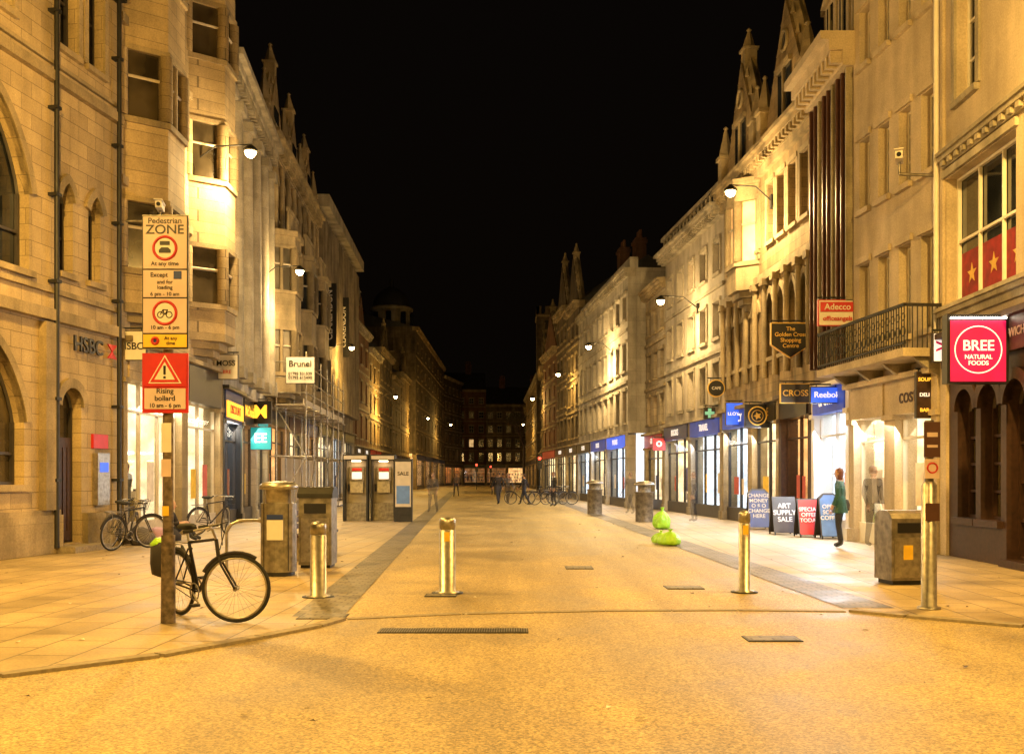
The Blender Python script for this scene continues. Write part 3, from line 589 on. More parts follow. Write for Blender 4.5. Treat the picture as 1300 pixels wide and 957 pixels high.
def kerb(name,pts,w=.14,z=.02):
    b=B(name,(0,0,0))
    for p,q in zip(pts,pts[1:]):
        d=Vector((q[0]-p[0],q[1]-p[1])); n=max(1,round(d.length/.9)); t=math.atan2(d[1],d[0]); nx,ny=-math.sin(t)*w/2,math.cos(t)*w/2
        for i in range(n):
            a=(p[0]+d[0]*(i+.01)/n,p[1]+d[1]*(i+.01)/n); c=(p[0]+d[0]*(i+.985)/n,p[1]+d[1]*(i+.985)/n)
            b.hpr('stones','kerbm',[(a[0]-nx,a[1]-ny),(c[0]-nx,c[1]-ny),(c[0]+nx,c[1]+ny),(a[0]+nx,a[1]+ny)],-.03,z)
    b.done()
kerb('kerb',[(-12,5.6),(-7,6.5),(-3.9,7.5),(-3.0,8.35),(-2.4,9.3),(-2.0,10.0),(-1.85,10.5)])
kerb('kerb',[(12,7.3),(9,8.3),(5.1,9.98),(4.2,10.7),(3.75,11.15)])
kerb('threshold_strip',[(-1.8,10.55),(-.6,10.95),(1,11.2),(2.5,11.25),(3.7,11.15)],.12,.002)
b=B('drainage_grate',(0,0,0))
b.box('frame','iron',-1.34,.12,9.6,9.88,-.02,.0)
for i in range(60): b.box('bars','steeld',-1.33+i*.0242,-1.33+i*.0242+.012,9.61,9.87,.0,.006)
b.done()
for (px,py,w,d) in ((735,720,.45,.5),(868,745,.5,.4),(980,810,.5,.3),(410,782,.5,.4),(560,755,.4,.3)):
    Y=1896/(py-605); X=(px-655)*Y/F; b=B('manhole_cover',(X,Y,0)); b.box('rim','iron',-w/2,w/2,-d/2,d/2,-.02,.002); b.box('cover','sett',-w/2+.02,w/2-.02,-d/2+.02,d/2-.02,.002,.005)
    b.done()
b=B('litter_scraps',(0,0,0)); rl=random.Random(9)
for i in range(190):
    y=6+28*rl.random()**1.4; x=rl.uniform(-8,7.5); s_=rl.uniform(.012,.045); t=rl.uniform(0,6.28); c,s2=math.cos(t)*s_,math.sin(t)*s_
    b.add('scraps',rl.choice(['leaflit','leaflit','whitep','wood']),[(x-c,y-s2,.003),(x+s2*.6,y-c*.6,.012),(x+c,y+s2,.005),(x-s2*.6,y+c*.6,.014)],[(0,1,2,3)])
b.done()

# ------------------------------------------------------------ STREET FURNITURE
def bollard(px,py,h,r):
    Y=1896/(py-605); X=(px-655)*Y/F; b=B('steel_bollard',(X,Y,0)); z=h
    b.lathe('post','steel',(0,0,0),[(r+.05,-.01),(r+.05,.015),(r,.02),(r,z-.16),(r-.012,z-.155),(r-.012,z-.145),(r,z-.14),(r,z-.03),(r-.02,z),(0.01,z+.012)],28)
    b.lathe('base_ring','iron',(0,0,0),[(r+.1,-.005),(r+.1,.006),(r+.05,.008)],28)
    if px!=404: b.box('label','yel',-.035,.035,-r-.006,-r+.02,z-.3,z-.18)
    b.done()
bollard(404,757,.93,.1); bollard(568,752,.97,.105); bollard(945,751,1.05,.075)
X,Y=4.71,11.35
b=B('bollard_control_post',(X,Y,0)); b.lathe('post','steel',(0,0,0),[(.13,0),(.13,.02),(.085,.03),(.085,1.4),(.06,1.44)],24); b.lathe('head','steeld',(0,0,1.44),[(.05,0),(.05,.7)],12)
b.box('plates','brown',-.09,.09,-.09,-.07,1.72,2.12); b.box('plates','pink',-.08,.08,-.09,-.07,1.48,1.7); b.box('plates','brown',-.08,.08,-.10,-.088,1.0,1.2)
b.torus('plates','redp',(0,-.093,1.6),(0,1,0),.055,.01,20,6); b.box('plates','pink',-.06,.06,-.094,-.09,1.95,2.0); b.box('plates','pink',-.06,.06,-.094,-.09,1.83,1.86); b.done()
b=B('pedestrian_zone_sign',(-3.58,10.25,0))
b.tube('post','rust',(0,0,0),(0,0,4.2),.055,.05,14); b.tube('post','rust',(0,0,0),(0,0,.9),.075,.07,14)
b.box('sign_plate','steeld',-.235,.235,-.085,-.07,2.8,4.17); b.box('sign_plate','black',-.232,.232,-.092,-.086,2.81,4.16)
def face(mat,x0,x1,z0,z1,y=-.094): b.box('sign_face',mat,x0,x1,y-.003,y,z0,z1)
face('pink',-.222,.222,3.62,4.15); face('pink',-.222,.222,3.33,3.605); face('pink',-.222,.222,2.965,3.315); face('yel',-.222,.222,2.82,2.95)
T=lambda s_,sz,x,z,m='black',**k: b.text(s_,sz,(x,-.1,z),m,ext=.001,**k)
T('Pedestrian',.082,0,4.105); T('ZONE',.13,0,4.015,sx=1.1)
def ring(x,z,r): b.torus('symbols','redp',(x,-.1,z),(0,1,0),r,.014,32,6)
ring(0,3.83,.115); b.disc('symbols','whitep',(0,-.0975,3.83),(0,-1,0),.108,.002)
b.vpr('symbols','black',[(-.06,3.78),(.06,3.78),(.06,3.81),(.035,3.835),(-.035,3.835),(-.06,3.81)],-.103,-.1); b.vpr('symbols','black',[(-.05,3.86),(.05,3.86),(.05,3.9),(-.05,3.9)],-.103,-.1)
T('At any time',.06,0,3.67); T('Except',.065,-.06,3.555); b.box('symbols','blue',.09,.17,-.102,-.098,3.515,3.595); T('and for\nloading',.055,0,3.455); T('6 pm - 10 am',.055,0,3.36)
ring(0,3.17,.115); b.disc('symbols','whitep',(0,-.0975,3.17),(0,-1,0),.108,.002)
for x in (-.045,.045): b.torus('symbols','black',(x,-.101,3.15),(0,1,0),.03,.005,16,5)
b.path('symbols','black',[(-.045,-.102,3.15),(-.02,-.102,3.2),(.03,-.102,3.2),(0,-.102,3.15),(-.02,-.102,3.2)],.005,4)
T('10 am - 6 pm',.055,0,3.02); T('At any\ntime',.05,.06,2.885); ring(-.1,2.885,.03); b.disc('symbols','blue',(-.1,-.0975,2.885),(0,-1,0),.028,.002)
b.box('warning_plate','redp',-.235,.235,-.088,-.07,2.15,2.76); 
face('pink',-.21,.21,2.19,2.4); face('redp',-.222,.222,2.42,2.75)
b.vpr('warning_plate','whitep',[(-.17,2.45),(.17,2.45),(0,2.74)],-.101,-.097); b.vpr('warning_plate','redp',[(-.15,2.462),(.15,2.462),(0,2.72)],-.104,-.101); b.vpr('warning_plate','whitep',[(-.105,2.488),(.105,2.488),(0,2.668)],-.107,-.104)
b.box('warning_plate','black',-.012,.012,-.11,-.107,2.54,2.63); b.box('warning_plate','black',-.012,.012,-.11,-.107,2.5,2.522)
T('Rising\nbollard',.075,0,2.335); T('10 am - 6 pm',.06,0,2.225)
for z in (2.3,2.65,3.0,3.9): b.box('clamps','steeld',-.07,.07,-.07,.06,z,z+.03)
face('whitep',-.05,.05,1.75,2.05,-.055); face('pink',-.05,.05,1.5,1.68,-.06); face('yel',-.04,.03,1.1,1.2,-.065); b.done()
def cctv(x,y,z,rot,pole):
    b=B('cctv_camera',(x,y,z),rot); b.box('housing','whitep',-.07,.07,-.3,.15,-.07,.08); b.box('housing','whitep',-.09,.09,-.38,.16,.08,.1); b.disc('lens','gl',(0,-.3,0),(0,-1,0),.045,.02); b.tube('bracket','steeld',(0,0,-.07),(0,0,-.3),.03); b.tube('bracket','steeld',(0,0,-.3),(pole[0],pole[1],-.35),.03); b.done()
cctv(-8.0,22.4,7.55,.2,(-.85,0)); cctv(7.55,19.6,7.75,-.4,(.75,.25))
def bicycle(loc,rot,steer=0,lean=0,col='dark',basket=False,bag=None):
    b=B('bicycle',loc,rot); b.e.rotation_euler=(lean,0,rot)
    c,s=math.cos(steer),math.sin(steer)
    def st(x,y,z): dx=x-.9; return (.9+dx*c-y*s,dx*s+y*c,z)
    def wheel(ctr,ax):
        b.torus('wheels','rubber',ctr,ax,.335,.019,48,8); b.torus('wheels','steel',ctr,ax,.312,.012,48,6); b.tube('wheels','steeld',Vector(ctr)-Vector(ax)*.05,Vector(ctr)+Vector(ax)*.05,.025)
        a=Vector(ax); x=a.orthogonal().normalized(); y=a.cross(x)
        for i in range(28):
            t=i*2*math.pi/28+.1; b.tube('spokes','steel',Vector(ctr)+a*(.03 if i%2 else -.03),Vector(ctr)+(x*math.cos(t)+y*math.sin(t))*.31,.0016,None,4)
    wheel((0,0,.35),(0,1,0)); fc=st(1.05,0,.35); wheel(fc,(-s,c,0))
    bb=(.43,0,.29); st_=(.27,0,.80); ht=(.84,0,.86); hb=(.87,0,.68)
    for p,q,r in ((bb,st_,.017),(st_,ht,.016),(bb,hb,.02),(ht,hb,.02)): b.tube('frame',col,p,q,r)
    for y in (-.05,.05):
        b.tube('frame',col,(0,y,.35),(bb[0],y*.4,bb[2]),.01); b.tube('frame',col,(0,y,.35),(.29,y*.4,.74),.009)
        b.path('fork',col,[st(.89,y*.3,.68),st(.92,y,.6),st(1.05,y,.35)],.012)
    b.tube('seatpost','steel',st_,(.24,0,.93),.014); b.lathe('saddle','rubber',(.24,0,.93),[(.02,0),(.1,.02),(.11,.05),(.08,.07),(.02,.075)],14,1.35,.75); b.tube('saddle','rubber',(.3,0,.96),(.42,0,.96),.045,.02)
    b.tube('handlebar','steel',ht,st(.83,0,.98),.014); b.path('handlebar','steel',[st(.72,-.27,.98),st(.86,-.2,1.0),st(.9,0,.98),st(.86,.2,1.0),st(.72,.27,.98)],.012); 
    for y in (-.27,.27): b.tube('handlebar','rubber',st(.72,y,.98),st(.62,y*.98,.97),.018); b.path('brake_levers','steeld',[st(.8,y*.8,.97),st(.72,y*.85,.93)],.007)
    b.path('cables','rubber',[st(.78,-.22,.98),st(.95,-.1,1.02),st(.93,0,.8)],.005); b.path('cables','rubber',[st(.78,.22,.98),st(.97,.08,1.03),st(.9,0,.75)],.005)
    b.torus('chainset','steeld',(bb[0],-.05,bb[2]),(0,1,0),.09,.008,24,6); b.tube('chainset','steeld',(bb[0],-.07,bb[2]),(bb[0]+.12,-.07,bb[2]-.12),.011); b.tube('chainset','steeld',(bb[0],.07,bb[2]),(bb[0]-.12,.07,bb[2]+.12),.011)
    b.box('pedals','rubber',bb[0]+.08,bb[0]+.17,-.16,-.08,bb[2]-.135,bb[2]-.11); b.box('pedals','rubber',bb[0]-.17,bb[0]-.08,.08,.16,bb[2]+.11,bb[2]+.135)
    b.tube('chain','iron',(bb[0],-.05,bb[2]+.09),(0,-.05,.39),.006,None,4); b.tube('chain','iron',(bb[0],-.05,bb[2]-.09),(0,-.05,.31),.006,None,4)
    for i in range(12):
        t0=math.radians(20+i*12); t1=math.radians(32+i*12)
        b.tube('mudguard',col,(.37*math.cos(t0),0,.35+.37*math.sin(t0)),(.37*math.cos(t1),0,.35+.37*math.sin(t1)),.022,None,6)
        if i<8: 
            f0=(1.05+.37*math.cos(t0+.6),0,.35+.37*math.sin(t0+.6)); f1=(1.05+.37*math.cos(t1+.6),0,.35+.37*math.sin(t1+.6)); b.tube('mudguard',col,st(*f0),st(*f1),.02,None,6)
    b.path('rack','steeld',[(.22,.06,.78),(-.22,.06,.78),(-.22,-.06,.78),(.22,-.06,.78)],.006); b.tube('rack','steeld',(-.15,.06,.78),(0,.06,.35),.005); b.tube('rack','steeld',(-.15,-.06,.78),(0,-.06,.35),.005)
    if bag:
        b.lathe('pannier_bag','dark',(-.12,-.13,.42),[(.05,0),(.15,.03),(.17,.15),(.15,.33),(.05,.38)],12,1.1,.55); b.lathe('rack_bag',bag,(-.18,-.1,.7),[(.05,0),(.1,.03),(.11,.08),(.05,.14)],12,1.3,.9)
        b.torus('cable_lock','rubber',(-.0,.12,.55),(.4,1,.3),.2,.012,24,6)
    if basket:
        for z in (.78,.9,1.0): b.path('basket','iron',[st(.98,-.16,z),st(1.2,-.16,z),st(1.2,.16,z),st(.98,.16,z),st(.98,-.16,z)],.005)
        for i in range(8): b.tube('basket','iron',st(.98+.03*i,-.16,.78),st(.98+.03*i,-.16,1.0),.003,None,4); b.tube('basket','iron',st(1.2,-.16+.045*i,.78),st(1.2,-.16+.045*i,1.0),.003,None,4)
    b.done()
bicycle((-3.66,10.85,0),-math.atan2(.66,.69),math.atan2(.66,.69)+.03,.05,'dark',False,'bag')
bicycle((-8.55,20.9,0),math.radians(82),.3,.12,'greyc',True); bicycle((-8.2,20.2,0),math.radians(70),-.5,.1,'dark'); bicycle((-8.2,25.6,0),math.radians(60),.5,.08,'dark',True)
for x,y,r in ((1.0,53,.2),(1.6,53.5,.4),(2.0,54,-.2),(.7,54,2.8)): bicycle((x,y,0),r,.2,.05,'dark')
b=B('steel_litter_bin',(-3.62,15.2,0)); b.hpr('body','steeld',[(.27*math.cos(t*math.pi/12)*1.0,.24*math.sin(t*math.pi/12)) for t in range(24)],.06,1.1); b.lathe('hood','steel',(0,0,1.1),[(.2,0),(.2,.2),(.29,.21),(.29,.27),(.24,.31),(.1,.33),(.01,.335)],24); b.lathe('base','iron',(0,0,0),[(.24,0),(.24,.06)],24)
b.box('notice','whitep',-.12,.12,-.262,-.235,.55,.85); b.box('notice','blue',-.12,.12,-.264,-.24,.86,.93)
for x in (-.2,.2): b.tube('hood','steel',(x,-.1,1.05),(x,-.1,1.35),.015)
for q in (-1,1): b.tube('panel_joints','iron',(.272*math.cos(-1.57+q*.75),.243*math.sin(-1.57+q*.75),.08),(.272*math.cos(-1.57+q*.75),.243*math.sin(-1.57+q*.75),1.09),.006,None,4)
b.done()
b=B('litter_bin_cabinet',(-3.3,16.6,0)); b.hpr('body','steeld',[(-.27,-.25),(.27,-.25),(.27,.25),(-.27,.25)],.05,1.15); b.upr('hood','iron',[(-.27,1.15),(.27,1.15),(.27,1.22),(.15,1.33),(-.15,1.33),(-.27,1.22)],-.29,.29); b.box('plinth','iron',-.24,.24,-.22,.22,0,.05); b.box('aperture','black',-.18,.18,-.256,-.24,.9,1.06); b.box('door_panel','steel',-.23,.23,-.256,-.245,.1,.82); b.done()
b=B('steel_litter_bin',(5.45,14.05,0),math.radians(8))
b.box('plinth','iron',-.25,.25,-.2,.2,0,.06); b.upr('body','steeld',[(-.24,.06),(.24,.06),(.24,.92),(.19,.99),(.1,1.03),(-.1,1.03),(-.19,.99),(-.24,.92)],-.29,.29)
b.box('aperture','black',-.2,.2,-.25,-.22,.72,.86); b.box('door_panel','steel',-.25,.25,-.252,-.24,.1,.66); b.box('notice','yel',-.12,.02,-.256,-.25,.35,.55); b.tube('handle','iron',(.2,-.26,.35),(.2,-.26,.45),.012); b.done()
for px,py in ((818,662),(755,652)):
    Y=1896/(py-605); X=(px-655)*Y/F; b=B('steel_litter_bin',(X,Y,0)); b.lathe('body','steeld',(0,0,0),[(.3,0),(.3,.95),(.33,.96),(.33,1.0)],20); b.lathe('hood','steel',(0,0,1),[(.22,0),(.22,.2),(.35,.21),(.35,.27),(.2,.35),(.01,.36)],20); b.done()
b=B('street_bench',(-3.75,18.6,0),math.radians(88))
for x in (-.8,.8): b.box('legs','kerbm',x-.1,x+.1,-.22,.22,0,.42)
for i in range(4): b.box('seat','wood',-1,1,-.22+.115*i,-.13+.115*i,.42,.47)
for i in range(3): b.box('backrest','wood',-1,1,.24,.27,.55+.12*i,.64+.12*i)
for x in (-.8,.8): b.tube('backrest','iron',(x,.22,.4),(x,.29,.92),.02)
b.done()
b=B('cycle_stand',(-4.4,16.4,0),.3); b.path('hoop','steel',[(-.35,0,0),(-.35,0,.6),(-.28,0,.72),(-.15,0,.78),(.15,0,.78),(.28,0,.72),(.35,0,.6),(.35,0,0)],.025,10); b.done()
for i,(x,y) in enumerate(((-5.45,34),(-4.55,34.2))):
    b=B('telephone_kiosk',(x,y,0),math.radians(4)); 
    for a in (-.42,.36): b.box('frame','iron',a,a+.06,-.4,.4,0,2.05)
    b.box('frame','iron',-.42,.42,-.45,.45,2.05,2.25); b.box('frame','fr',-.36,.36,.3,.36,0,2.05); b.box('header','fr',-.38,.38,-.46,-.452,2.09,2.21); b.box('screen','steeld',-.25,.25,.2,.3,1.35,1.85); b.box('screen','ewh',-.17,.17,.19,.2,1.42,1.66); b.box('screen','redp',-.17,.17,.19,.2,1.7,1.8)
    b.box('unit','steel',-.22,.22,.1,.3,.95,1.33); b.tube('handset','black',(-.28,.1,1.0),(-.28,.1,1.25),.03); b.box('side_panel','sg',-.43,-.42,-.38,.3,.5,2.0); b.box('lamp','clw',-.15,.15,-.1,.1,2.02,2.05); b.box('base','steeld',-.36,.36,.0,.3,0,.6); b.done()
b=B('advertising_panel',(-3.75,33.2,0)); b.box('frame','iron',-.3,.3,-.1,.1,0,2.1); b.box('poster','fr',-.26,.26,-.12,-.1,.5,2.0); b.box('poster','g1',-.22,.22,-.125,-.12,.6,1.2); b.text('SALE',.18,(0,-.125,1.6),'black'); b.done()
b=bld('scaffolding',(-9.74,39.0),(-10.5,51.8),-1); L=b.L
for i in range(7):
    u=L*i/6
    for n in (.35,1.5): b.tube('standards','steel',(u,n,0),(u,n,6.4 if n>1 else 5.2),.03)
    for z in (2.3,4.2): b.tube('transoms','steel',(u,.1,z),(u,1.7,z),.028)
    b.box('base_plates','wood',u-.15,u+.15,1.35,1.65,0,.04)
for n in (.35,1.5):
    for z in (.4,2.35,4.25,4.8,5.3,5.9): 
        if n>1 or z<4.5: b.tube('ledgers','steel',(-.3,n,z),(L+.3,n,z),.026)
for i in range(3): b.tube('braces','steel',(L*i/3,1.55,0),(L*(i+1)/3,1.55,4.2),.026)
b.tube('braces','steel',(0,.35,.2),(0,1.5,2.3),.026); b.tube('braces','steel',(0,1.5,2.3),(0,.35,4.2),.026)
for z in (4.8,5.4,6.0): b.tube('ledgers','steel',(0,.2,z),(0,1.6,z),.026)
for i in range(5): b.box('boards','fr',-.2,L+.2,.4+.22*i,.6+.22*i,4.3,4.34)
b.box('toe_board','fr',-.2,L+.2,1.42,1.45,4.34,4.55)
b.box('hoarding','cream',L*.1,L*.9,.3,.33,0,2.3); b.done()

# ------------------------------------------------------------ SIGNS
def sign(name,px0,px1,py0,py1,Y,bg,txts,wall,border=None,shape=None,th=.1,bracket=True):
    x0,z1=W(px0,py0,Y); x1,z0=W(px1,py1,Y); cx=(x0+x1)/2; cz=(z0+z1)/2; w=(x1-x0)/2; h=(z1-z0)/2
    b=B(name,(cx,Y,cz))
    if shape=='shield': b.vpr('board',border or 'gold',[(-w,h),(w,h),(w,-h*.25),(w*.55,-h*.6),(0,-h),(-w*.55,-h*.6),(-w,-h*.25)],-.05,.05); b.vpr('panel',bg,[(-w*.96,h*.95),(w*.96,h*.95),(w*.96,-h*.23),(w*.52,-h*.57),(0,-h*.94),(-w*.52,-h*.57),(-w*.96,-h*.23)],-.06,.06)
    elif shape=='round': b.disc('board',border or 'frd',(0,.05,0),(0,-1,0),min(w,h),.1,36); b.disc('panel',bg,(0,-.05,0),(0,-1,0),min(w,h)*.9,.01,36)
    else: b.box('board',border or 'frd',-w,w,-th/2,th/2,-h,h); b.box('panel',bg,-w+.02,w-.02,-th/2-.008,-th/2,-h+.02,h-.02)
    for s_,sz,x,z,m in txts: b.text(s_,sz,(x,-th/2-.022,z),m)
    if bracket:
        d=1 if wall>cx else -1
        b.tube('bracket','iron',(d*(-w),0,h+.06),(wall-cx,0,h+.06),.02)
        for q in (-.6,.6): b.tube('bracket','iron',(w*q,0,h+.06),(w*q,0,h-.02 if shape!='round' else 0),.012)
    b.done(); return w,h
sign('bank_hanging_sign',150,187,420,458,22.2,'whitep',[('HSBC',.22,0,-.02,'black')],-8.85)
sign('tailor_hanging_sign',272,303,450,482,29,'whitep',[('MOSS',.22,0,.1,'black'),('HIRE',.15,0,-.15,'redp')],-8.8)
sign('restaurant_hanging_sign',318,345,509,538,35.1,'black',[('M',.66,0,0,'eyl')],-9.4)
sign('phone_shop_hanging_sign',318,345,542,571,35.1,'teal',[('EE',.46,0,0,'ewh')],-9.4,bracket=False)
sign('scaffolding_company_sign',363,400,453,487,38.9,'whitep',[('Brunel',.34,0,.24,'black'),('01793 531539\n01793 615490',.16,0,-.22,'black')],-9.8,bracket=False)
for p in ((411,427,360,440,54.5,-10.75),(430,443,378,453,60.5,-11)):
    x0,z1=W(p[0],p[2],p[4]); x1,z0=W(p[1],p[3],p[4]); b=B('vertical_banner_sign',((x0+x1)/2,p[4],(z0+z1)/2)); w=(x1-x0)/2; h=(z1-z0)/2
    b.box('board','black',-w,w,-.08,.08,-h,h); b.text('CLARENDON',w*1.3,(0,-.09,0),'whitep',roty=math.pi/2)
    for z in (-h*.8,h*.8): b.tube('bracket','iron',(-w-.4,0,z),(w,0,z),.03)
    b.done()
sign('shopping_arcade_shield_sign',978,1028,410,455,26.6,'black',[('The\nGolden Cross\nShopping\nCentre',.15,0,.08,'gold')],7.9,shape='shield')
sign('agency_hanging_sign',1038,1086,381,414,23.4,'whitep',[],7.95,border='redp')
x,z=W(1062,397.5,23.4); b=B('agency_sign_panel',(x,23.33,z)); b.box('header','redp',-.4,.4,-.01,.0,.02,.25); b.text('Adecco',.2,(0,-.02,.13),'whitep'); b.text('officeangels',.15,(0,-.02,-.14),'redp'); b.done()
sign('cafe_hanging_sign',945,977,513,543,30,'black',[],7.7)
x,z=W(961,528,30); b=B('cafe_roundel',(x,29.93,z)); b.torus('ring','gold',(0,0,0),(0,1,0),.27,.02,28,6); b.torus('ring','gold',(0,0,0),(0,1,0),.17,.012,24,6); b.vpr('star','gold',[(.12*(1 if j%2 else .5)*math.cos(j*math.pi/5),.12*(1 if j%2 else .5)*math.sin(j*math.pi/5)) for j in range(10)],-.02,.02); b.done()
sign('shop_round_sign',898,920,482,504,35,'black',[('CAFE',.14,0,0,'whitep')],7.4,shape='round',border='gold')
sign('illuminated_shop_sign',921,944,511,540,33,'ebl',[('LLOYD',.15,0,0,'ewh')],7.5)
sign('pharmacy_cross_sign',893,908,517,532,36,'frd',[],7.3); x,z=W(900.5,524.5,36); b=B('pharmacy_cross',(x,35.93,z)); b.box('cross','egr',-.17,.17,-.02,.0,-.06,.06); b.box('cross','egr',-.06,.06,-.023,.0,-.17,.17); b.done()
sign('arcade_fascia_sign',990,1028,487,512,25.9,'frd',[('CROSS',.22,0,0,'gold')],7.9,border='gold')
sign('illuminated_shop_sign',1028,1069,491,512,24.1,'ebl',[('Reebok',.2,0,0,'ewh')],7.9)
sign('restaurant_hanging_sign',1162,1182,472,531,19.6,'wood',[('SOUP',.1,0,.3,'eyl'),('DELI',.1,0,0,'ewh'),('BAR',.1,0,-.3,'eyl')],8.25,border='frd')
sign('illuminated_shop_sign',1183,1203,423,460,19,'ewh',[('>',.4,0,0,'epk')],8.26)
sign('illuminated_shop_sign',828,845,556,572,43.6,'redp',[('o',.5,0,.06,'ewh')],6.7)
x0,z1=W(1203,408,16.3); x1,z0=W(1273,485,16.3); b=B('illuminated_restaurant_sign',((x0+x1)/2,16.3,(z0+z1)/2)); w=(x1-x0)/2; h=(z1-z0)/2
b.box('box','black',-w-.05,w+.05,-.1,.1,-h-.03,h+.1); b.box('panel','epk',-w,w,-.112,-.1,-h,h); b.torus('ring','ewh',(0,-.115,.02),(0,1,0),.38,.01,40,6); b.text('BREE',.24,(0,-.12,.08),'ewh'); b.text('NATURAL\nFOODS',.1,(0,-.12,-.15),'ewh'); b.box('top_light','cl',-w,w,-.14,-.11,h+.03,h+.05); b.tube('bracket','iron',(0,0,h),(w+.35,0,h),.03); b.done()
def aboard(px,py,w,h,bg,txt,tc,sz,round_=False):
    Y=1896/(py-605); X=(px-655)*Y/F; b=B('pavement_a_board',(X,Y,0),R.uniform(-.15,.05))
    for s_ in (-1,1):
        f=lambda u,z,o=0:(u,s_*(.28*(1-z/h)+.02)+o,z)
        P=[(-w/2,.05),(w/2,.05)]+([(w/2,h-.12),(w/2-.12,h),(-w/2+.12,h),(-w/2,h-.12)] if round_ else [(w/2,h),(-w/2,h)])
        b.prism('board','frd',P,lambda u,z:f(u,z,-.012),lambda u,z:f(u,z,.012))
        q=[(x*.9,.05+(z-.05)*.94+.02) for x,z in P]
        b.prism('panel',bg,q,lambda u,z:f(u,z,s_*.013),lambda u,z:f(u,z,s_*.017))
        for x in (-w/2+.03,w/2-.03): b.tube('feet','rubber',f(x,0),f(x,.08),.02)
    t=b.text(txt,sz,(0,-.18,h*.55),tc); t.matrix_basis=Matrix.Translation((0,-(.28*(.42)+.05),h*.58))@Matrix.Rotation(math.atan2(.28,h)*-1,4,'X')@Matrix.Rotation(math.pi/2,4,'X')
    b.done()
aboard(962,671,.6,1.15,'blue','CHANGE\nMONEY\nO $ O\nCHANGE\nHERE',"whitep",.15,True); aboard(994,678,.6,.98,'frd','ART\nSUPPLY\nSALE','whitep',.18); aboard(1025,681,.55,.95,'redp','SPECIAL\nOFFER\nTODAY','whitep',.14); aboard(1051,683,.5,1.1,'g1','OPEN\nSOUP\nCOFFEE','whitep',.14,True)
def sack(px,py,sx,sz,n):
    Y=1896/(py-605); X=(px-655)*Y/F; b=B('refuse_sack',(X,Y,0),n); 
    rr=random.Random(n); ph=[rr.uniform(0,6) for _ in range(6)]
    fn=lambda t,z: 1+.13*math.sin(3*t+ph[0]+3*z)+.09*math.sin(5*t+ph[1]-5*z)+.06*math.sin(9*t+ph[2]+9*z)+.04*math.sin(15*t+ph[3]-16*z)
    b.lathe('sack','bag',(0,0,0),[(.05,0.0),(.8*sx,.01),(sx,.08*sz),(sx*1.06,.25*sz),(sx*1.0,.45*sz),(sx*.85,.6*sz),(sx*.55,.74*sz),(sx*.25,.82*sz),(sx*.1,.86*sz),(sx*.2,.93*sz),(sx*.26,sz)],42,1,.8,fn); b.done()
sack(841,671,.27,.62,1); sack(839,690,.2,.3,2); sack(851,692,.22,.36,3)
# lamps
LC=(1.,.575,.125)
def lamp(x,y,z,wx,power,col=LC,r=.16,pole=False,up=.36):
    b=B('street_lamp',(x,y,0)); power*=1.1
    if pole: b.tube('column','iron',(wx-x,0,0),(wx-x,0,z+.35),.09,.06,12); b.lathe('column','iron',(wx-x,0,0),[(.16,0),(.16,.9),(.1,1.)],14)
    b.path('arm','iron',[(wx-x,0,z-.2),((wx-x)*.6,0,z+.25),(0,0,z+.3)],.022); 
    if not pole: b.box('wall_plate','iron',wx-x-.06,wx-x+.06,-.1,.1,z-.4,z)
    b.lathe('lantern','iron',(0,0,z),[(.12,.10),(.2,.12),(.19,.17),(.1,.25),(.04,.3)],20); b.lathe('lamp_glass','bulb',(0,0,z),[(.02,-.06),(.08,-.04),(.13,.02),(.15,.10)],20); b.done()
    for kind,pw in (('SPOT',power*(1-up)),('POINT',power*up)):
        l=bpy.data.lights.new('lamp_light',kind); l.energy=pw; l.color=col; l.shadow_soft_size=r
        if kind=='SPOT': l.spot_size=math.radians(172); l.spot_blend=.5
        o=bpy.data.objects.new('lamp_light',l); S.collection.objects.link(o); o.parent=b.e; o.location=(0,0,z-.26)
WC=(1.,.66,.26)
lamp(-7.2,27,10.2,-8.79,2100,WC); lamp(-8.1,37.3,9.1,-9.6,1700,WC); lamp(-9.4,57,8.8,-10.8,1700,LC); lamp(-9.9,82,8,-11.6,2100,LC); lamp(-9.9,112,8,-12,1900,LC); lamp(-9.5,145,9,-11.7,1600,LC)
lamp(6.4,29.7,9.9,7.65,2000,WC); lamp(5.6,38.5,8.2,7.05,1500,WC); lamp(3.8,52,8.2,5.05,2500,WC); lamp(2.8,66,8.2,3.8,900,LC); lamp(1.4,84,8,2.3,800,LC); lamp(.9,125,8,2.2,1000,LC)
lamp(-6.7,13.5,8.8,-9.9,4100,LC,up=.48); lamp(6.3,12.5,8.8,8.08,3700,LC,up=.48); lamp(-7.,3,8.5,-8.2,4000,LC,pole=True); lamp(6.2,1,8.5,7.4,3800,LC,pole=True); lamp(-1,-8,9,0,3000,LC,pole=True)
for px,Y in ((605,118),(685,76),(623,140)):
    X=(px-655)*Y/F; b=B('traffic_signal',(X,Y,0)); b.tube('post','iron',(0,0,0),(0,0,2.4),.06); b.box('head','black',-.16,.16,-.15,.15,2.1,3.1); b.disc('red_lens','ered',(0,-.15,2.9),(0,-1,0),.11,.03)
    for z in (2.6,2.3): b.disc('lens','frd',(0,-.15,z),(0,-1,0),.1,.03)
    b.done()

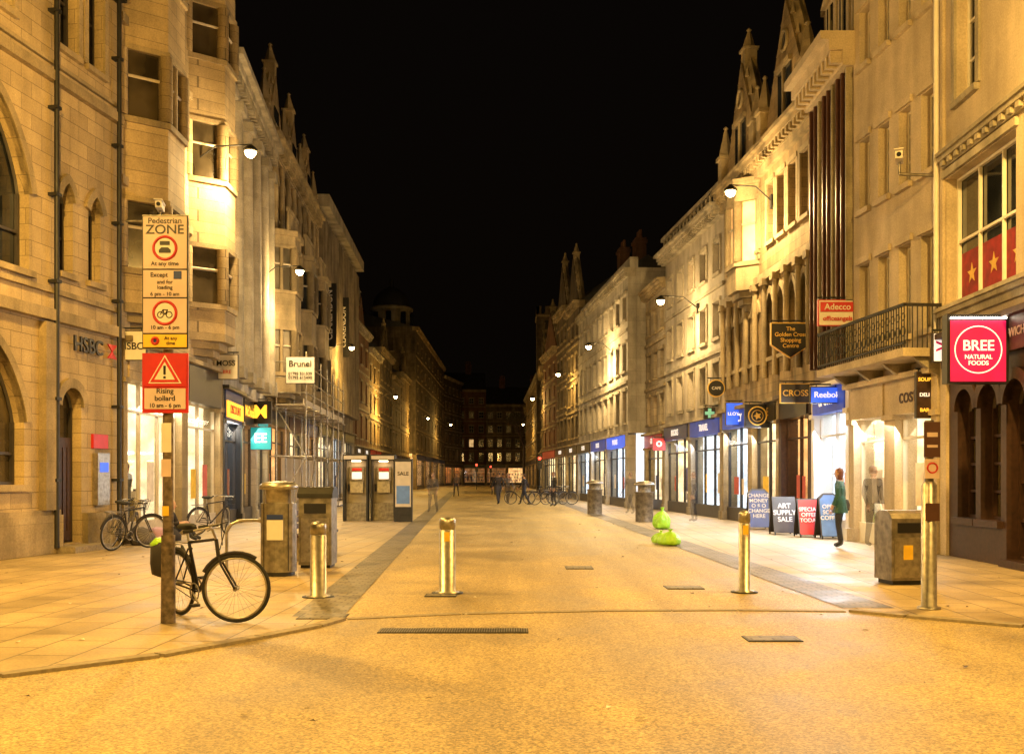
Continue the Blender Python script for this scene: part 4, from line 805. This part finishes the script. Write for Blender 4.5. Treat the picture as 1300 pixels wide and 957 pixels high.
# ------------------------------------------------------------ PEOPLE
def person(loc,rot,pose='stand',coat='dark',leg='jean',hair='hair',skirt=False,scale=1.,gh=0):
    J={'pel':(0,0,.95,.135),'spi':(0,0,1.12,.125),'che':(0,.0,1.32,.15),'nec':(0,.0,1.46,.065),'hea':(0,.01,1.54,.06)}
    sw=.24 if pose=='walk' else .03
    for s,n in ((-1,'l'),(1,'r')):
        d=s*sw
        J['sh'+n]=(s*.18,0,1.40,.075); J['el'+n]=(s*.235,-d*.5-.02,1.13,.052); J['wr'+n]=(s*.235,-d*.9+.08,.90,.036); J['ha'+n]=(s*.235,-d+.1,.82,.038)
        J['hi'+n]=(s*.095,0,.88,.10); J['kn'+n]=(s*.10,d*.7+.03,.50,.068); J['an'+n]=(s*.105,d*1.3-.03,.10,.048); J['to'+n]=(s*.12,d*1.3+.12,.045,.042)
    if pose=='sit':
        dz=-.78
        for k in ('pel','spi','che','nec','hea'): x,y,z,r=J[k]; J[k]=(x,y+(z-.95)*.15,z+dz,r)
        for s,n in ((-1,'l'),(1,'r')):
            J['sh'+n]=(s*.18,.06,.62,.075); J['el'+n]=(s*.26,.15,.40,.052); J['wr'+n]=(s*.16,.38,.42,.036); J['ha'+n]=(s*.12,.45,.43,.038)
            J['hi'+n]=(s*.1,.05,.13,.10); J['kn'+n]=(s*.15,.42,.42,.068); J['an'+n]=(s*.13,.62,.09,.048); J['to'+n]=(s*.14,.76,.045,.042)
    E=[('pel','spi'),('spi','che'),('che','nec'),('nec','hea')]
    for n in 'lr': E+=[('che','sh'+n),('sh'+n,'el'+n),('el'+n,'wr'+n),('wr'+n,'ha'+n),('pel','hi'+n),('hi'+n,'kn'+n),('kn'+n,'an'+n),('an'+n,'to'+n)]
    ks=list(J); bm=bmesh.new(); lay=bm.verts.layers.skin.verify(); V={}
    for k in ks:
        v_=bm.verts.new(J[k][:3]); r=J[k][3]; v_[lay].radius=(r,r*(.72 if k in('che','spi','pel') else 1)); v_[lay].use_root=(k=='pel'); V[k]=v_
    for p,q in E: bm.edges.new((V[p],V[q]))
    me=bpy.data.meshes.new('t'); bm.to_mesh(me); bm.free(); o=bpy.data.objects.new('t',me); S.collection.objects.link(o)
    o.modifiers.new('s','SKIN'); m=o.modifiers.new('d','SUBSURF'); m.levels=2; m.render_levels=2
    bpy.context.view_layer.update(); me2=bpy.data.meshes.new_from_object(o.evaluated_get(bpy.context.evaluated_depsgraph_get())); bpy.data.objects.remove(o)
    b=B('person',loc,rot); b.e.scale=(scale,)*3; b.gh=gh
    me2.name='figure'; me2.materials.clear()
    for k in (coat,leg,'skin','rubber'): me2.materials.append(GM(k,gh))
    for f in me2.polygons:
        c=f.center; best=min(E,key=lambda e:((Vector(J[e[0]][:3])+Vector(J[e[1]][:3]))/2-c).length)[1]; k=best[:2]
        f.material_index={'hi':1,'kn':1,'an':1,'to':3,'ha':2,'he':2}.get(k,0); f.use_smooth=True
    fo=bpy.data.objects.new('figure',me2); S.collection.objects.link(fo); fo.parent=b.e
    hx,hy,hz=J['hea'][0],J['hea'][1]+.01,J['hea'][2]+.07
    b.lathe('head','skin',(hx,hy,hz),[(.03,-.12),(.055,-.10),(.07,-.05),(.078,0),(.078,.05),(.06,.095),(.02,.118)],16,.95,1.18)
    b.tube('head','skin',(hx,hy+.085,hz+.0),(hx,hy+.118,hz-.02),.012,.015); 
    for s in (-1,1): b.lathe('head','whitep',(hx+s*.03,hy+.08,hz+.012),[(.004,-.01),(.012,0),(.004,.01)],8); b.lathe('head','black',(hx+s*.03,hy+.09,hz+.012),[(.002,-.005),(.006,0),(.002,.005)],6); b.lathe('head','skin',(hx+s*.077,hy,hz),[(.005,-.03),(.018,0),(.005,.03)],8,.5,1)
    b.box('head','redp',hx-.022,hx+.022,hy+.078,hy+.088,hz-.055,hz-.045)
    b.lathe('hair',hair,(hx,hy-.022,hz+.02),[(.05,-.15) if skirt else (.066,-.06),(.078,-.06),(.084,.03),(.07,.08),(.03,.108),(.005,.112)],16,.98,1.02)
    for n,s in (('l',-1),('r',1)):
        h=Vector(J['ha'+n][:3]); w=Vector(J['wr'+n][:3]); d=(h-w).normalized(); sd=Vector((0,1,0)) if pose!='sit' else Vector((1,0,0))
        for i in range(4):
            q=h+d*.02+sd*(.018*(i-1.5)); m_=q+d*.045*(1-.1*abs(i-1.2)); e=m_+d*.03+Vector((-s*.012,0,0)); b.tube('hand_'+n,'skin',q,m_,.009,.0085,6); b.tube('hand_'+n,'skin',m_,e,.0085,.006,6)
        q=h+sd*.03; b.tube('hand_'+n,'skin',q-d*.02,q+sd*.02+d*.025,.011,.008,6)
    if skirt: b.lathe('coat_skirt',coat,(0,0,.0),[(.21,.76),(.2,.82),(.18,.9),(.165,1.0),(.15,1.1),(.1,1.12)],24,1,.78,lambda t,z:1+.05*math.sin(7*t)+.03*math.sin(3*t))
    if skirt: b.lathe('shoulder_bag','dark',(.26,-.02,.78),[(.03,0),(.12,.03),(.13,.15),(.1,.26),(.03,.28)],14,.5,1.1); b.tube('shoulder_bag','dark',(.24,0,1.05),(.12,0,1.44),.012)
    b.done()
person((6.83,21.0,0),math.radians(60),'stand','tealc','jean','hairr',True,.97,gh=.7); person((7.6,21.2,0),math.radians(-60),'stand','dark','dark','hair',gh=.32)
person((-8.2,23.4,0),math.radians(-90),'sit','dark','jean','hair')
for i,(x,y,r,po,c,gh) in enumerate(((-.95,54,.3,'walk','dark',.75),(-.45,55,3.4,'walk','greyc',.45),(.45,53,1.2,'walk','dark',.7),(-3.5,42,3.,'walk','greyc',.35),(5.9,33,1.6,'stand','greyc',.2),(-6.5,60,.2,'stand','dark',.5),(1.9,50,2,'stand','dark',.5),(-1.8,80,0,'walk','dark',.6),(-4.5,75,3,'walk','greyc',.5),(4.6,40,.6,'walk','dark',.2))):
    person((x,y,0),r,po,c,R.choice(['jean','dark']),'hair',False,R.uniform(.95,1.05),gh)
b=B('bundle_of_bags',(-8.1,22.5,0))
for x,y,s_,m in ((0,0,.28,'g7'),(.1,.45,.25,'dark'),(-.2,-.5,.3,'greyc')): b.lathe('bag',m,(x,y,0),[(.05,0),(s_,.03),(s_*1.05,s_*.6),(s_*.7,s_*1.1),(s_*.2,s_*1.3)],16,1,.9,lambda t,z:1+.1*math.sin(4*t+5*z))
b.done()
b=B('street_tree',(.8,101,0)); rt=random.Random(4)
b.tube('trunk','wood',(0,0,0),(0,.1,3),.2,.14); tips=[]
def br(p,d,l,r,n):
    q=p+d*l; b.tube('branches','wood',p,q,r,r*.65,6)
    if n==0: tips.append(q); return
    for _ in range(3): br(q,(d+Vector((rt.uniform(-.7,.7),rt.uniform(-.7,.7),rt.uniform(-.2,.5)))).normalized(),l*.75,r*.62,n-1)
br(Vector((0,.1,3)),Vector((0,0,1)),1.6,.14,4)
M['leaf']=simple('dark_leaves',(.07,.06,.03),.8)
vs=[];fs=[]
for t in tips:
    for _ in range(6):
        c=t+Vector([rt.gauss(0,.22) for _ in range(3)]); a=Vector([rt.uniform(-1,1) for _ in range(3)]).normalized()*.09; e=a.orthogonal().normalized()*.06; o=len(vs); vs+=[tuple(c-a),tuple(c+e),tuple(c+a),tuple(c-e)]; fs.append((o,o+1,o+2,o+3))
b.add('leaves','leaf',vs,fs); b.done()

# ------------------------------------------------------------ area lights added at the shopfronts for window spill
def spill(x,y,z,rz,w,p,col):
    l=bpy.data.lights.new('shop_light','AREA'); l.shape='RECTANGLE'; l.size=w; l.size_y=.5; l.energy=p; l.color=col; o=bpy.data.objects.new('shop_light',l); S.collection.objects.link(o); o.location=(x,y,z); o.rotation_euler=(math.radians(55),0,rz)
spill(7.98,21.6,2.6,math.radians(90),3,170,(1,.88,.68)); spill(7.8,24.8,2.7,math.radians(90),2.6,380,(.75,.85,1)); spill(7.5,32,2.8,math.radians(90),6,240,(.95,.9,.85)); spill(6.9,40,2.8,math.radians(90),6,230,(.85,.9,1)); spill(4.6,56,2.8,math.radians(90),10,280,(.8,.88,1))
spill(-8.85,26,3.2,math.radians(-90),6,210,(1,.88,.66)); spill(-9.2,34,3.,math.radians(-90),7,180,(1,.88,.7)); spill(-10.9,60,3.2,math.radians(-90),12,220,(1,.88,.7))

# ------------------------------------------------------------ world, camera
w=bpy.data.worlds.new('World'); S.world=w; w.use_nodes=True; nt=w.node_tree; bg=nt.nodes['Background']; sky=nt.nodes.new('ShaderNodeTexSky'); sky.sky_type='NISHITA'; sky.sun_disc=False; sky.sun_elevation=math.radians(-4); sky.sun_rotation=math.radians(180)
mx=nt.nodes.new('ShaderNodeMix'); mx.data_type='RGBA'; mx.blend_type='MIX'; mx.inputs[0].default_value=.6; nt.links.new(sky.outputs[0],mx.inputs[6]); mx.inputs[7].default_value=(.07,.045,.028,1)
nt.links.new(mx.outputs[2],bg.inputs[0]); bg.inputs[1].default_value=.05
cam=bpy.data.cameras.new('camera'); co=bpy.data.objects.new('camera',cam); S.collection.objects.link(co); S.camera=co
co.location=(0,0,1.5); co.rotation_euler=(math.pi/2,0,0); cam.lens=35; cam.sensor_width=36; cam.shift_x=-5/1300; cam.shift_y=126.5/1300; cam.clip_end=2000
S.view_settings.view_transform='Standard'; S.view_settings.look='None'; S.view_settings.exposure=0; S.view_settings.gamma=1
